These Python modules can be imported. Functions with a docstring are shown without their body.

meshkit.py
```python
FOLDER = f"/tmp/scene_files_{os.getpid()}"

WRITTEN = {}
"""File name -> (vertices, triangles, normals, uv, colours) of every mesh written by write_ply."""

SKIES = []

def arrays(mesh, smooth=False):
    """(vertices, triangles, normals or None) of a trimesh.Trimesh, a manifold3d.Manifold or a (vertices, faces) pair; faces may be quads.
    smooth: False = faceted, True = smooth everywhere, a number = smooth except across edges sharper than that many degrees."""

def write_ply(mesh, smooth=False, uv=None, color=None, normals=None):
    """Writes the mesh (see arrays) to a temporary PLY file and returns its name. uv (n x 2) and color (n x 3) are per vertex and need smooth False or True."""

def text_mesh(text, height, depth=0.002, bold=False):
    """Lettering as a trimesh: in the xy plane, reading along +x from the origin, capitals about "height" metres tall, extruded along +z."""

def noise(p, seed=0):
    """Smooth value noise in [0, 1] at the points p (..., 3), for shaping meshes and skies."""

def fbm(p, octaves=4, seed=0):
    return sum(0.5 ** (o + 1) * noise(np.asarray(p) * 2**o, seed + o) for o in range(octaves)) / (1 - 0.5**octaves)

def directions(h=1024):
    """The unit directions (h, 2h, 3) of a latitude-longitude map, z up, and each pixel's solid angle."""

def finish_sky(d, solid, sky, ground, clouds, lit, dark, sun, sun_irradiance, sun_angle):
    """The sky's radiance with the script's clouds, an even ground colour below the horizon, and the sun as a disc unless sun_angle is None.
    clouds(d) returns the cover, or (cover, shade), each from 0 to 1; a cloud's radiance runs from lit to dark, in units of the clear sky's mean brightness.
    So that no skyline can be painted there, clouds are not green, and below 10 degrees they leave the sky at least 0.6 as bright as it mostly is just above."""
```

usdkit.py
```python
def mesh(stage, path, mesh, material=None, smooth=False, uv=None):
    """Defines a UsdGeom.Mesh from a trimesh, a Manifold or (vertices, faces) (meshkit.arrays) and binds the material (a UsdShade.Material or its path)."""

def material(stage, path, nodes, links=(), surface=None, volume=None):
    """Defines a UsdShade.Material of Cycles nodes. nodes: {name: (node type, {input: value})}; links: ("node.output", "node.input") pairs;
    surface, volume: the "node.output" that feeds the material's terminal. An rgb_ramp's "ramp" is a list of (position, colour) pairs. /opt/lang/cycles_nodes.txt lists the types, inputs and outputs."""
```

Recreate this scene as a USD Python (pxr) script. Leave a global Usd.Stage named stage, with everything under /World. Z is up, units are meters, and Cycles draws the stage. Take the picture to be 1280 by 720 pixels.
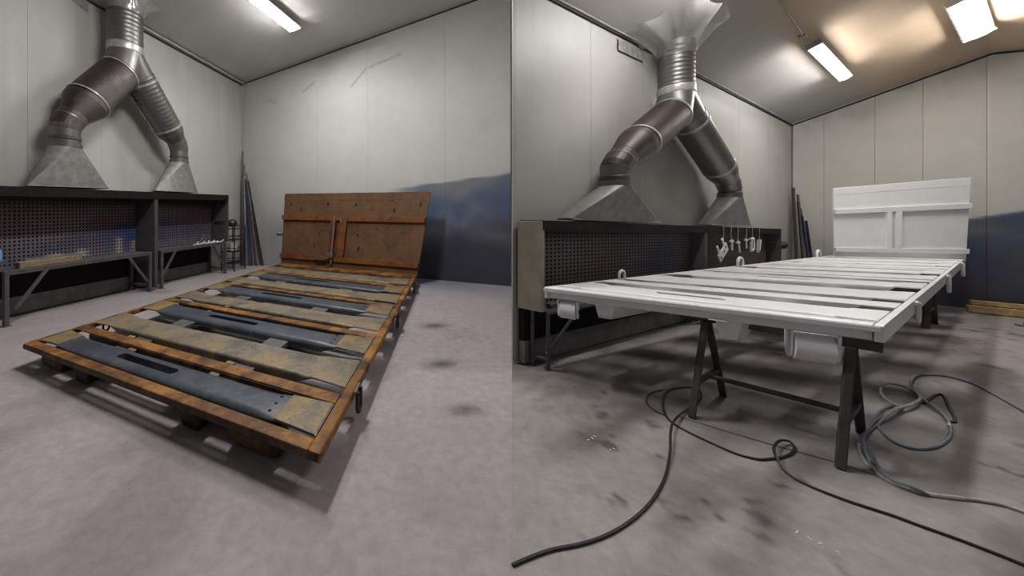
import math, random, numpy as np, trimesh, manifold3d as m3, usdkit, meshkit
from scipy.spatial import Delaunay
from pxr import Usd, UsdGeom, UsdLux, UsdShade, Sdf, Gf, Vt

stage = Usd.Stage.CreateInMemory()
UsdGeom.SetStageUpAxis(stage, UsdGeom.Tokens.z); UsdGeom.SetStageMetersPerUnit(stage, 1.0)
world = UsdGeom.Xform.Define(stage, '/World'); stage.SetDefaultPrim(world.GetPrim())
UsdGeom.Scope.Define(stage, '/World/Looks')

# ------------------------------------------------------------------ camera, light, exposure
EYE = 1.6                                    # level camera 1.6 m above the floor, looking along +y, shift lens
APX, FPX, PX, PY = 1280.0, 420.0, 480.0, 270.0
cam = UsdGeom.Camera.Define(stage, '/World/camera')
HA = 36.0
cam.CreateHorizontalApertureAttr(HA); cam.CreateVerticalApertureAttr(HA * 720 / 1280)
cam.CreateFocalLengthAttr(HA * FPX / APX)
cam.CreateHorizontalApertureOffsetAttr(HA * (640 - PX) / APX)
cam.CreateVerticalApertureOffsetAttr(HA * (PY - 360) / APX)
cam.CreateClippingRangeAttr(Gf.Vec2f(0.05, 200))
cam.CreateExposureAttr(0.2)
xf = UsdGeom.Xformable(cam); xf.AddTranslateOp().Set(Gf.Vec3d(0, 0, EYE)); xf.AddRotateXOp().Set(90.0)

LAMP_L, LAMP_R, DOME = 82.0, 50.0, 0.04
dome = UsdLux.DomeLight.Define(stage, '/World/dome_light')
dome.CreateIntensityAttr(DOME); dome.CreateColorAttr(Gf.Vec3f(1.0, 0.97, 0.95))

# ------------------------------------------------------------------ helpers
rnd = random.Random(7)
V = lambda *a: np.array(a, float)
taken = {}
def numbered(parent, name):
    k = (parent, name); n = taken.get(k, 0); taken[k] = n + 1
    return name if n == 0 else f'{name}_{n:03d}'
class T:                                       # a prim with the world position of its origin
    def __init__(s, path, loc): s.path, s.loc = path, np.asarray(loc, float)
def data(path, **kw):
    p = stage.GetPrimAtPath(path)
    for k, v in kw.items():
        if v: p.SetCustomDataByKey(k, v)
def thing(name, label, cat, loc=(0, 0, 0), group=None):
    path = '/World/' + numbered('/World', name)
    x = UsdGeom.Xform.Define(stage, path); x.AddTranslateOp().Set(Gf.Vec3d(*map(float, loc)))
    data(path, label=label, category=cat, group=group)
    return T(path, loc)
def structure(name, label=None, cat=None):
    path = '/World/' + numbered('/World', name)
    UsdGeom.Xform.Define(stage, path); data(path, kind='structure', label=label, category=cat)
    return T(path, (0, 0, 0))
def fix(v, f):
    m = trimesh.Trimesh(v, f, process=False)
    if m.volume < 0: f = np.asarray(f)[:, ::-1]
    return v, f
def part(name, mb, mat, parent, smooth=30, col=None, label=None, kind=None):
    v, f = mb.arr() if isinstance(mb, MB) else mb
    path = parent.path + '/' + numbered(parent.path, name)
    m = usdkit.mesh(stage, path, (np.asarray(v) - parent.loc, np.asarray(f)), M[mat], smooth=False if col is not None else smooth)
    if col is not None:
        UsdGeom.PrimvarsAPI(m).CreatePrimvar('tint', Sdf.ValueTypeNames.Color3fArray, 'vertex').Set(Vt.Vec3fArray.FromNumpy(np.asarray(col, np.float32)))
    data(path, label=label, kind=kind)
    return T(path, parent.loc)
class MB:
    def __init__(s): s.v, s.f, s.n = [], [], 0
    def add(s, v, f, flip=True):
        v, f = np.asarray(v, float), np.asarray(f, int)
        if f.shape[1] == 4: f = np.vstack([f[:, [0, 1, 2]], f[:, [0, 2, 3]]])
        if flip: v, f = fix(v, f)
        s.v.append(v); s.f.append(f + s.n); s.n += len(v); return s
    def arr(s): return np.vstack(s.v), np.vstack(s.f)
    # chamfered box in a mapped frame: fn maps (n,3) -> world
    def box(s, fn, a, b, c, ch=0.0):
        lo, hi = V(a[0], b[0], c[0]), V(a[1], b[1], c[1]); ch = np.broadcast_to(np.asarray(ch, float), 3)
        if (ch <= 0).all():
            v = np.array([[(lo, hi)[i][0], (lo, hi)[j][1], (lo, hi)[k][2]] for i in (0, 1) for j in (0, 1) for k in (0, 1)])
            return s.add(fn(v), BOXF)
        v = []
        for sg in CHS:
            p = np.where(np.array(sg[:3]) > 0, hi, lo).copy()
            for k in range(3):
                if k != sg[3]: p[k] -= sg[k] * min(ch[k], (hi[k] - lo[k]) * .45)
            v.append(p)
        return s.add(fn(np.array(v)), CHF)
    def beam(s, p, q, w, h, ch=0.004, up=(0, 0, 1)):
        p, q = np.asarray(p, float), np.asarray(q, float); d = q - p; L = np.linalg.norm(d); d /= L
        up = np.asarray(up, float)
        if abs(d @ up) > .95: up = V(1, 0.2, 0)
        x = np.cross(d, up); x /= np.linalg.norm(x); y = np.cross(x, d)
        return s.box(lambda a: p + a[:, :1] * d + a[:, 1:2] * x + a[:, 2:] * y, (0, L), (-w / 2, w / 2), (-h / 2, h / 2), ch)
    def tube(s, pts, r, sides=10, caps=True):
        p = np.asarray(pts, float); n = len(p); r = np.broadcast_to(r, (n,))
        t = np.gradient(p, axis=0); t /= np.linalg.norm(t, axis=1, keepdims=True) + 1e-12
        a = np.cross(t[0], V(0, 0, 1) if abs(t[0][2]) < .9 else V(1, 0, 0)); a /= np.linalg.norm(a)
        A = []
        for k in range(n):
            a = a - (a @ t[k]) * t[k]; a /= np.linalg.norm(a); A.append(a)
        A = np.array(A); B = np.cross(t, A); an = np.arange(sides) * 2 * np.pi / sides
        v = p[:, None] + r[:, None, None] * (np.cos(an)[None, :, None] * A[:, None] + np.sin(an)[None, :, None] * B[:, None])
        i, j = np.meshgrid(np.arange(n - 1), np.arange(sides), indexing='ij'); j2 = (j + 1) % sides
        q = np.stack([i * sides + j, i * sides + j2, (i + 1) * sides + j2, (i + 1) * sides + j], -1).reshape(-1, 4)
        f = np.vstack([q[:, [0, 1, 2]], q[:, [0, 2, 3]]]); v = v.reshape(-1, 3)
        if caps:
            v = np.vstack([v, p[0], p[-1]]); k = np.arange(sides); k2 = (k + 1) % sides; e = (n - 1) * sides
            f = np.vstack([f, np.stack([k2, k, np.full(sides, len(v) - 2)], 1), np.stack([e + k, e + k2, np.full(sides, len(v) - 1)], 1)])
        return s.add(v, f)
    def hull(s, pts):
        h = trimesh.convex.convex_hull(np.asarray(pts, float)); return s.add(h.vertices, h.faces)
BOXF = np.array([[0, 1, 3, 2], [4, 6, 7, 5], [0, 4, 5, 1], [2, 3, 7, 6], [0, 2, 6, 4], [1, 5, 7, 3]])
CHS = [(i, j, k, ax) for i in (-1, 1) for j in (-1, 1) for k in (-1, 1) for ax in (0, 1, 2)]
def _chf():
    v = np.array([[s[k] * (1 if k == s[3] else .8) for k in range(3)] for s in CHS], float)
    h = trimesh.convex.convex_hull(v)
    idx = [int(np.argmin(np.linalg.norm(v - p, axis=1))) for p in h.vertices]
    return np.array(idx)[h.faces]
CHF = _chf()
ID = lambda a: a
def spline(pts, step=0.03):
    p = np.asarray(pts, float); P = np.vstack([2 * p[0] - p[1], p, 2 * p[-1] - p[-2]]); out = []
    for k in range(1, len(P) - 2):
        a, b, c, d = P[k - 1:k + 3]; n = max(2, int(np.linalg.norm(c - b) / step)); t = np.linspace(0, 1, n, endpoint=False)[:, None]
        out.append(.5 * (2 * b + (c - a) * t + (2 * a - 5 * b + 4 * c - d) * t ** 2 + (3 * b - a - 3 * c + d) * t ** 3))
    return np.vstack(out + [p[-1:]])
def loft(rings, close=True):
    n, k = len(rings), len(rings[0]); v = np.vstack(rings)
    i, j = np.meshgrid(np.arange(n - 1), np.arange(k), indexing='ij'); j2 = (j + 1) % k
    q = np.stack([i * k + j, i * k + j2, (i + 1) * k + j2, (i + 1) * k + j], -1).reshape(-1, 4)
    f = np.vstack([q[:, [0, 1, 2]], q[:, [0, 2, 3]]])
    if close:
        c0, c1 = np.mean(rings[0], 0), np.mean(rings[-1], 0); v = np.vstack([v, c0, c1]); a = np.arange(k); b = (a + 1) % k; e = (n - 1) * k
        f = np.vstack([f, np.stack([b, a, np.full(k, len(v) - 2)], 1), np.stack([e + a, e + b, np.full(k, len(v) - 1)], 1)])
    return fix(v, f)
def to_manifold(v, f):
    return m3.Manifold(m3.Mesh(vert_properties=np.asarray(v, np.float32), tri_verts=np.asarray(f, np.uint32)))
def from_manifold(m):
    k = m.to_mesh(); return np.array(k.vert_properties[:, :3], float), np.array(k.tri_verts, int)
def capsule_cut(p, q, r, z0, z1):
    pts = []
    for c in (p, q):
        for a in np.arange(16) * np.pi / 8:
            for z in (z0, z1): pts.append((c[0] + r * math.cos(a), c[1] + r * math.sin(a), z))
    h = trimesh.convex.convex_hull(np.array(pts)); return to_manifold(h.vertices, h.faces)
fb = lambda p, s, o=4, seed=0: meshkit.fbm(np.asarray(p) * s, o, seed)
def sst(x, a, b): t = np.clip((x - a) / (b - a), 0, 1); return t * t * (3 - 2 * t)
def lerp(a, b, t): return np.asarray(a) * (1 - np.asarray(t)) + np.asarray(b) * np.asarray(t)
def mixc(c, d, w): return c * (1 - w[:, None]) + np.asarray(d) * w[:, None]

# ------------------------------------------------------------------ materials
M = {}
def mat(name, nodes, links, surface='p.BSDF'):
    M[name] = usdkit.material(stage, '/World/Looks/' + name, nodes, links, surface=surface)
def plain(name, col, rough=.5, metal=0.0, var=.25, scale=9.0, bump=.0, bscale=60.0, spec=.5, col2=None):
    c = np.array(col)
    nodes = {'g': ('geometry', {}), 'n': ('noise_texture', {'scale': scale, 'detail': 6.0, 'roughness': .65}),
             'r': ('rgb_ramp', {'ramp': [(.3, tuple(c * (1 - var))), (.7, tuple(np.array(col2) if col2 is not None else np.minimum(c * (1 + var), 1)))]}),
             'p': ('principled_bsdf', {'roughness': rough, 'metallic': metal, 'specular_ior_level': spec})}
    links = [('g.position', 'n.vector'), ('n.fac', 'r.fac'), ('r.color', 'p.base_color')]
    if bump:
        nodes['b'] = ('noise_texture', {'scale': bscale, 'detail': 4.0}); nodes['bu'] = ('bump', {'strength': bump, 'distance': .01})
        links += [('g.position', 'b.vector'), ('b.fac', 'bu.height'), ('bu.normal', 'p.normal')]
    mat(name, nodes, links)
def tinted(name, rough, var=.18, scale=14.0, bump=.1, bscale=90.0, spec=.3, ribs=None):
    nodes = {'a': ('attribute', {'attribute': 'tint'}), 'g': ('geometry', {}), 'n': ('noise_texture', {'scale': scale, 'detail': 8.0, 'roughness': .7}),
             'mr': ('map_range', {'from_min': .25, 'from_max': .75, 'to_min': 1 - var, 'to_max': 1 + var}),
             'mu': ('vector_math', {'math_type': 'multiply'}), 'p': ('principled_bsdf', {'roughness': rough, 'specular_ior_level': spec}),
             'b': ('noise_texture', {'scale': bscale, 'detail': 4.0}), 'bu': ('bump', {'strength': bump, 'distance': .01})}
    links = [('g.position', 'n.vector'), ('n.fac', 'mr.value'), ('a.color', 'mu.vector1'), ('mr.result', 'mu.vector2'), ('mu.vector', 'p.base_color'),
             ('g.position', 'b.vector'), ('b.fac', 'bu.height'), ('bu.normal', 'p.normal')]
    if ribs:                                   # fine vertical micro-ribs pressed into the sheet
        nodes['w'] = ('wave_texture', {'scale': ribs[0], 'bands_direction': 'x'}); nodes['mp'] = ('mapping', {'rotation': (0, 0, ribs[1])})
        nodes['bw'] = ('bump', {'strength': ribs[2], 'distance': .004})
        links += [('g.position', 'mp.vector'), ('mp.vector', 'w.vector'), ('w.fac', 'bw.height'), ('bu.normal', 'bw.normal'), ('bw.normal', 'p.normal')]
        links.remove(('bu.normal', 'p.normal'))
    mat(name, nodes, links)
def rusty(name, c1, c2, c3, rough=.6, metal=.0, scale=3.0, spec=.3, lo=.38, hi=.62):
    nodes = {'g': ('geometry', {}), 'n': ('noise_texture', {'scale': scale, 'detail': 9.0, 'roughness': .72, 'distortion': .3}),
             'n2': ('noise_texture', {'scale': scale * 9, 'detail': 5.0, 'roughness': .7}),
             'r': ('rgb_ramp', {'ramp': [(lo, c1), ((lo + hi) / 2, c2), (hi, c3)]}),
             'mr': ('map_range', {'from_min': .25, 'from_max': .75, 'to_min': .65, 'to_max': 1.3}),
             'mu': ('vector_math', {'math_type': 'multiply'}),
             'bu': ('bump', {'strength': .25, 'distance': .006}), 'p': ('principled_bsdf', {'roughness': rough, 'metallic': metal, 'specular_ior_level': spec})}
    mat(name, nodes, [('g.position', 'n.vector'), ('g.position', 'n2.vector'), ('n.fac', 'r.fac'), ('n2.fac', 'mr.value'), ('r.color', 'mu.vector1'), ('mr.result', 'mu.vector2'),
                      ('mu.vector', 'p.base_color'), ('n2.fac', 'bu.height'), ('bu.normal', 'p.normal')])
WALLANG_LB, WALLANG_LL = math.atan2(-3.754, 7.709), math.atan2(.9755, .2202)
tinted('wall_sheet_back', .45, .05, 5.0, .03, 60, .35, (26.0, WALLANG_LB * -1, .25))
tinted('wall_sheet_side', .45, .05, 5.0, .03, 60, .35, (26.0, WALLANG_LL * -1, .18))
tinted('wall_sheet_back_r', .45, .05, 5.0, .03, 60, .35, (40.0, -math.atan2(-1.555, 1.4876), .2))
tinted('wall_sheet_side_r', .45, .05, 5.0, .03, 60, .35, (40.0, -math.atan2(.4374, .899), .15))
tinted('floor_paint', .62, .20, 12.0, .07, 120, .22)
tinted('ceiling_paint', .55, .06, 5.0, .05, 80, .3)
tinted('perforated', .6, .25, 22.0, .1, 90, .25)
plain('wall_core', (.40, .39, .37), .8)
plain('trim_strip', (.42, .42, .40), .5)
plain('trim_dark', (.02, .02, .02), .7)
def topdark(name, metal, top_tone, lo, hi, rough):  # faces that look up take the darker, rougher tone
    nodes = {'g': ('geometry', {}), 's': ('separate_xyz', {}), 'n': ('noise_texture', {'scale': 5.0, 'detail': 6.0}), 'ad': ('math', {'math_type': 'multiply_add', 'value2': .5}),
             'mr': ('map_range', {'from_min': lo, 'from_max': hi, 'clamp': True}), 'mx': ('mix_color', {'a': metal, 'b': top_tone}), 'rr': ('map_range', {'to_min': rough, 'to_max': .5}), 'rm': ('map_range', {'to_min': .8, 'to_max': .1}),
             'p': ('principled_bsdf', {})}
    mat(name, nodes, [('g.normal', 's.vector'), ('g.position', 'n.vector'), ('n.fac', 'ad.value1'), ('s.z', 'ad.value3'), ('ad.value', 'mr.value'), ('mr.result', 'mx.fac'), ('mr.result', 'rr.value'), ('mr.result', 'rm.value'),
                      ('mx.result', 'p.base_color'), ('rr.result', 'p.roughness'), ('rm.result', 'p.metallic')])
plain('duct_tape', (.42, .41, .38), .35, .45, .3, 16.0)
topdark('duct_galv', (.19, .185, .18), (.06, .05, .05), .25, .9, .38)
topdark('duct_dark', (.20, .185, .18), (.026, .015, .015), .05, .40, .38)
plain('hood_galv', (.20, .195, .19), .55, .25, .30, 8.0, .04, 90)
plain('booth_dark', (.013, .010, .010), .8, 0, .35, 6.0, spec=.15)
plain('booth_side', (.055, .05, .048), .65, 0, .35, 5.0)
plain('booth_outer', (.23, .21, .165), .6, 0, .25, 4.0)
plain('bench_steel', (.085, .078, .085), .55, .2, .35, 9.0, .1, 60)
plain('black_void', (.006, .005, .006), .9, 0, .1)
plain('plinth_concrete', (.14, .135, .13), .8, 0, .3, 6.0, .15, 50)
plain('timber', (.36, .25, .12), .75, 0, .35, 12.0, .2, 60)
plain('timber_worn', (.22, .165, .10), .8, 0, .4, 14.0, .2, 60)
plain('rod_dark', (.055, .048, .048), .5, .3, .4, 5.0)
plain('rod_blue', (.05, .07, .14), .5, .2, .4, 5.0)
plain('rod_grey', (.17, .16, .16), .5, .2, .35, 6.0)
plain('rod_brown', (.13, .085, .06), .6, .1, .35, 6.0)
plain('white_paint', (.74, .75, .77), .34, 0, .04, 6.0, .02, 120, .5)
plain('white_paint_parts', (.62, .62, .62), .42, 0, .05, 9.0)
plain('trestle_steel', (.055, .050, .049), .55, .3, .4, 8.0, .1, 70)
plain('cable_rubber', (.018, .016, .016), .5, 0, .35, 20.0)
plain('hose_grey', (.36, .35, .34), .5, 0, .5, 9.0)
plain('hose_blue', (.16, .18, .22), .5, 0, .5, 9.0)
plain('hose_tape', (.5, .5, .48), .5)
plain('blue_plastic', (.16, .30, .50), .45)
plain('dark_pot', (.03, .02, .02), .5)
plain('wire_dark', (.03, .028, .03), .5, .4)
plain('string_wire', (.35, .34, .32), .5, .3)
plain('lamp_housing', (.32, .30, .27), .5)
plain('chrome', (.55, .54, .52), .22, .95, .15)
plain('paint_chip', (.55, .55, .53), .6)
rusty('rust_orange', (.035, .016, .010), (.16, .066, .017), (.30, .135, .03))
rusty('rust_dark', (.022, .012, .010), (.055, .026, .014), (.13, .055, .02))
rusty('rust_plate', (.085, .045, .025), (.125, .065, .034), (.15, .072, .032), .62, 0, 2.0)
rusty('rust_rail', (.11, .034, .010), (.165, .056, .015), (.19, .066, .018), .6, 0, 2.5)
rusty('rust_post', (.06, .02, .008), (.11, .034, .012), (.14, .045, .014), .6, 0, 2.5)
rusty('steel_blue', (.055, .068, .09), (.090, .104, .130), (.20, .145, .07), .36, .35, 2.4, .5, .40, .72)
rusty('steel_tan', (.10, .088, .07), (.185, .157, .118), (.27, .19, .10), .48, .15, 3.0, .4)
rusty('steel_end', (.12, .10, .08), (.20, .15, .09), (.30, .185, .06), .45, .15, 5.0, .4)
rusty('steel_grey', (.09, .095, .105), (.13, .13, .135), (.20, .16, .11), .42, .35, 4.0, .5)
mat('film', {'t': ('transparent_bsdf', {'color': (.96, .96, .95)}), 'g': ('glossy_bsdf', {'color': (.9, .9, .9), 'roughness': .18}), 'd': ('translucent_bsdf', {'color': (.75, .75, .73)}),
             'df': ('diffuse_bsdf', {'color': (.62, .62, .60)}), 'a': ('mix_closure', {'fac': .5}), 'b': ('mix_closure', {'fac': .25}), 'f': ('mix_closure', {'fac': .55})},
    [('d.BSDF', 'a.closure1'), ('df.BSDF', 'a.closure2'), ('a.closure', 'b.closure1'), ('g.BSDF', 'b.closure2'), ('t.BSDF', 'f.closure1'), ('b.closure', 'f.closure2')], 'f.closure')
def lamp_mat(name, col, k): mat(name, {'e': ('emission', {'color': col, 'strength': k})}, [], 'e.emission')
lamp_mat('tube_glow_left', (1.0, .985, .955), LAMP_L)
lamp_mat('tube_glow_right', (1.0, .98, .945), LAMP_R)
lamp_mat('tube_glow_warm', (1.0, .95, .88), LAMP_R * 1.0)
lamp_mat('fill_glow_left', (1.0, .985, .955), LAMP_L * 2.05)
lamp_mat('fill_glow_right', (1.0, .98, .945), LAMP_R * 1.5)

# ------------------------------------------------------------------ plan of the two bays (metres)
CL, DL = V(-4.8, 11.39, 0), V(-.2202, -.9755, 0)           # left bay: corner, direction of the side wall towards the viewer
NL = V(.9755, -.2202, 0)
BL_ = V(7.709, -3.754, 0); LBL = np.linalg.norm(BL_); BLu = BL_ / LBL; NBL = V(-.438, -.899, 0)
SR, DR = V(1.384, 3.632, 0), V(.899, .4374, 0)             # right bay: start of the side wall, its direction to the corner
CR = V(8.774, 7.226, 0); LSR = np.linalg.norm(CR - SR); NR = V(.4374, -.899, 0)
BRu = V(1.4876, -1.555, 0) / np.linalg.norm([1.4876, 1.555]); NBR = V(-.7226, -.6913, 0)
SEAM = V(.3561, .9345, 0)
def LW(s, d, z): return CL + DL * s + NL * d + V(0, 0, z)
def RW(s, d, z): return SR + DR * s + NR * d + V(0, 0, z)
def topL_side(s): return 6.102 - .0315 * s
def topL_back(s): return 6.102 + .0861 * s
def topR_side(s): return 4.19 - .0732 * s
RIDGE = 2.155
def topR_back(s): return np.where(s < RIDGE, 3.58 + .3655 * s, 3.58 + .3655 * RIDGE - .155 * (s - RIDGE))

def sheets(wall, o, u, n, seams, top, colour, matname, step=.05, joint=.0035, depth=.05):
    for a, b in zip(seams[:-1], seams[1:]):
        a2, b2 = a + joint / 2, b - joint / 2
        ns, nz = max(2, int((b2 - a2) / step)), max(2, int(float(np.max(top(np.array([a2, b2])))) / step))
        S, Z = np.meshgrid(np.linspace(a2, b2, ns + 1), np.linspace(0, 1, nz + 1), indexing='ij')
        Zz = .004 + Z * (top(S) - .008)
        e = np.minimum(S - a2, b2 - S); off = -.003 * (1 - sst(e, 0, .010))
        P = o + S[..., None] * u + off[..., None] * n + Zz[..., None] * V(0, 0, 1)
        i, j = np.meshgrid(np.arange(ns), np.arange(nz), indexing='ij'); k = nz + 1
        q = np.stack([i * k + j, (i + 1) * k + j, (i + 1) * k + j + 1, i * k + j + 1], -1).reshape(-1, 4)
        v = P.reshape(-1, 3); N = len(v)
        # returns of the sheet into the joint
        rim = np.concatenate([np.arange(k), ns * k + np.arange(k)])
        back = v[rim] - n * depth
        f2 = []
        for blk in (0, 1):
            for t in range(nz):
                r0, r1 = rim[blk * k + t], rim[blk * k + t + 1]; b0, b1 = N + blk * k + t, N + blk * k + t + 1
                f2.append((r0, r1, b1, b0))
        v2 = np.vstack([v, back]); c = colour(np.concatenate([S.ravel(), S.ravel()[rim]]), np.concatenate([Zz.ravel(), Zz.ravel()[rim]]), v2)
        c[N:] *= .9
        f = np.vstack([q, np.array(f2)]); f = np.vstack([f[:, [0, 1, 2]], f[:, [0, 2, 3]]])
        part('wall_panel', (v2, f), matname, wall, col=c)

WHITE = np.array([.47, .466, .443])
def col_left_side(s, z, p):
    c = np.tile(WHITE, (len(s), 1)); n = fb(p, 1.3, 4, 3)
    c *= (.93 + .14 * n)[:, None]
    streak = meshkit.noise(np.stack([s * 9, z * .5, 0 * s], 1), 5) * sst(fb(np.stack([s, z * .4, 0 * s], 1), .8, 3, 9), .45, .7)
    c = mixc(c, (.30, .29, .27), .35 * streak)
    for a, zz, r in ((4.9, 4.9, .4), (4.1, 3.4, .5), (5.6, 4.3, .35)):  # mostly duct shadow, with some smear, painted into the wall colour
        c = mixc(c, (.25, .235, .22), .35 * np.exp(-((s - a) / r) ** 2 - ((z - zz) / (r * 2.2)) ** 2))
    return c
def overspray(c, s, z, p, line, s0, s1, k=1.0, dk=1.0):
    n = fb(p, 2.2, 4, 11); n2 = fb(p, 1.1, 3, 21)
    w = sst(s + .5 * (n - .5), s0, s1)
    below = sst(line - z, -.02, .04) * w
    haze = np.clip(sst(line + .45 - z, 0, .5) * w * (n - .25) * 1.3, 0, 1)
    c = mixc(c, (.40, .41, .43), .6 * haze * k)
    c = mixc(c, np.array([.115, .128, .158]) * dk, below * (.72 + .3 * n) * k)
    blue = below * sst(n2 + .35 * np.exp(-((z - line + .6) / .6) ** 2), .5, .85)
    c = mixc(c, np.array([.035, .07, .17]) * (.4 + .6 * dk), .7 * blue * k)
    red = w * np.exp(-((z - line + 1.15) / .38) ** 2) * sst(n2, .35, .65)
    c = mixc(c, (.085, .05, .075), .6 * red * k)
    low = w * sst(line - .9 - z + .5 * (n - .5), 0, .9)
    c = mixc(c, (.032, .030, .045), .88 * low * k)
    edge = np.exp(-((z - line) / .018) ** 2) * w
    return mixc(c, (.06, .08, .15), .75 * edge * k)
def col_left_back(s, z, p):
    c = np.tile(WHITE * np.array([1.0, 1.0, .985]), (len(s), 1)); n = fb(p, 1.3, 4, 3)
    c *= (.93 + .14 * n)[:, None]
    smear = sst(fb(np.stack([s * 1.2, z * 2.2, 0 * s], 1), 1.0, 4, 8), .52, .72) * sst(z - topL_back(s), -1.3, -.3)
    c = mixc(c, (.33, .32, .29), .4 * smear)
    for a0, z0, a1, z1 in ((2.6, 5.4, 3.0, 5.6), (4.3, 5.25, 4.8, 5.7), (4.9, 5.7, 5.8, 5.85), (1.2, 5.35, 1.5, 5.2)):     # scuffs near the top
        t = np.clip(((s - a0) * (a1 - a0) + (z - z0) * (z1 - z0)) / ((a1 - a0) ** 2 + (z1 - z0) ** 2), 0, 1)
        c = mixc(c, (.10, .09, .08), .45 * np.exp(-(((s - a0 - t * (a1 - a0)) ** 2 + (z - z0 - t * (z1 - z0)) ** 2) / .03 ** 2)))
    nn = fb(p, 2.0, 4, 31)
    mid = sst(s, .55, 1.5) * sst(1.85 + .35 * (nn - .5) - z, 0, .7)
    c = mixc(c, (.10, .13, .20), .75 * mid * (.5 + .7 * nn))
    c = mixc(c, (.40, .40, .39), .5 * sst(s, .3, 1.2) * sst(2.6 + .5 * (nn - .5) - z, 0, .8))
    return overspray(c, s, z, p, 2.39 + .086 * (s - 6.58), 5.4, 6.6)
def col_right_side(s, z, p):
    c = np.tile(WHITE * .84, (len(s), 1)); n = fb(p, 1.6, 4, 4)
    c *= (.92 + .15 * n)[:, None]
    for a, zz, r in ((2.3, 3.1, .3), (3.3, 2.3, .4), (2.0, 2.9, .3)):  # shadow around the duct branches, mixed into the wall tint
        c = mixc(c, (.22, .205, .19), .4 * np.exp(-((s - a) / r) ** 2 - ((z - zz) / (r * 2.2)) ** 2))
    streak = meshkit.noise(np.stack([s * 12, z * .5, 0 * s], 1), 6) * sst(fb(np.stack([s, z * .4, 0 * s], 1), 1.1, 3, 19), .45, .7)
    return mixc(c, (.28, .27, .25), .35 * streak)
def col_right_back(s, z, p):
    c = np.tile(WHITE * np.array([1.0, .995, .97]), (len(s), 1)); n = fb(p, 1.6, 4, 13)
    c *= (.92 + .15 * n)[:, None]
    smear = sst(fb(np.stack([s * 3, z * 3, 0 * s], 1), 1.0, 4, 8), .5, .7) * sst(z - topR_back(s), -.7, -.15)
    c = mixc(c, (.28, .265, .24), .45 * smear)
    nn = fb(p, 3.0, 4, 31)
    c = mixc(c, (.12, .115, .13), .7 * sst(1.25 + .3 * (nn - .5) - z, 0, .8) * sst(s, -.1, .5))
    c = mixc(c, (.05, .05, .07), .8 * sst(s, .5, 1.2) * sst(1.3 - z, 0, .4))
    return overspray(c, s, z, p * 1.5, 1.545 + .285 * (s - 1.965), 1.45, 1.85, 1.0, .55)

def backing(wall, o, u, n, s0, s1, top):
    mb = MB(); mb.box(lambda a: o + a[:, :1] * u - (a[:, 1:2]) * n + np.where(a[:, 2:] > .5, top(a[:, :1]), -.05) * V(0, 0, 1), (s0, s1), (.03, .12), (0, 1))
    part('wall_core', mb, 'wall_core', wall)

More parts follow.
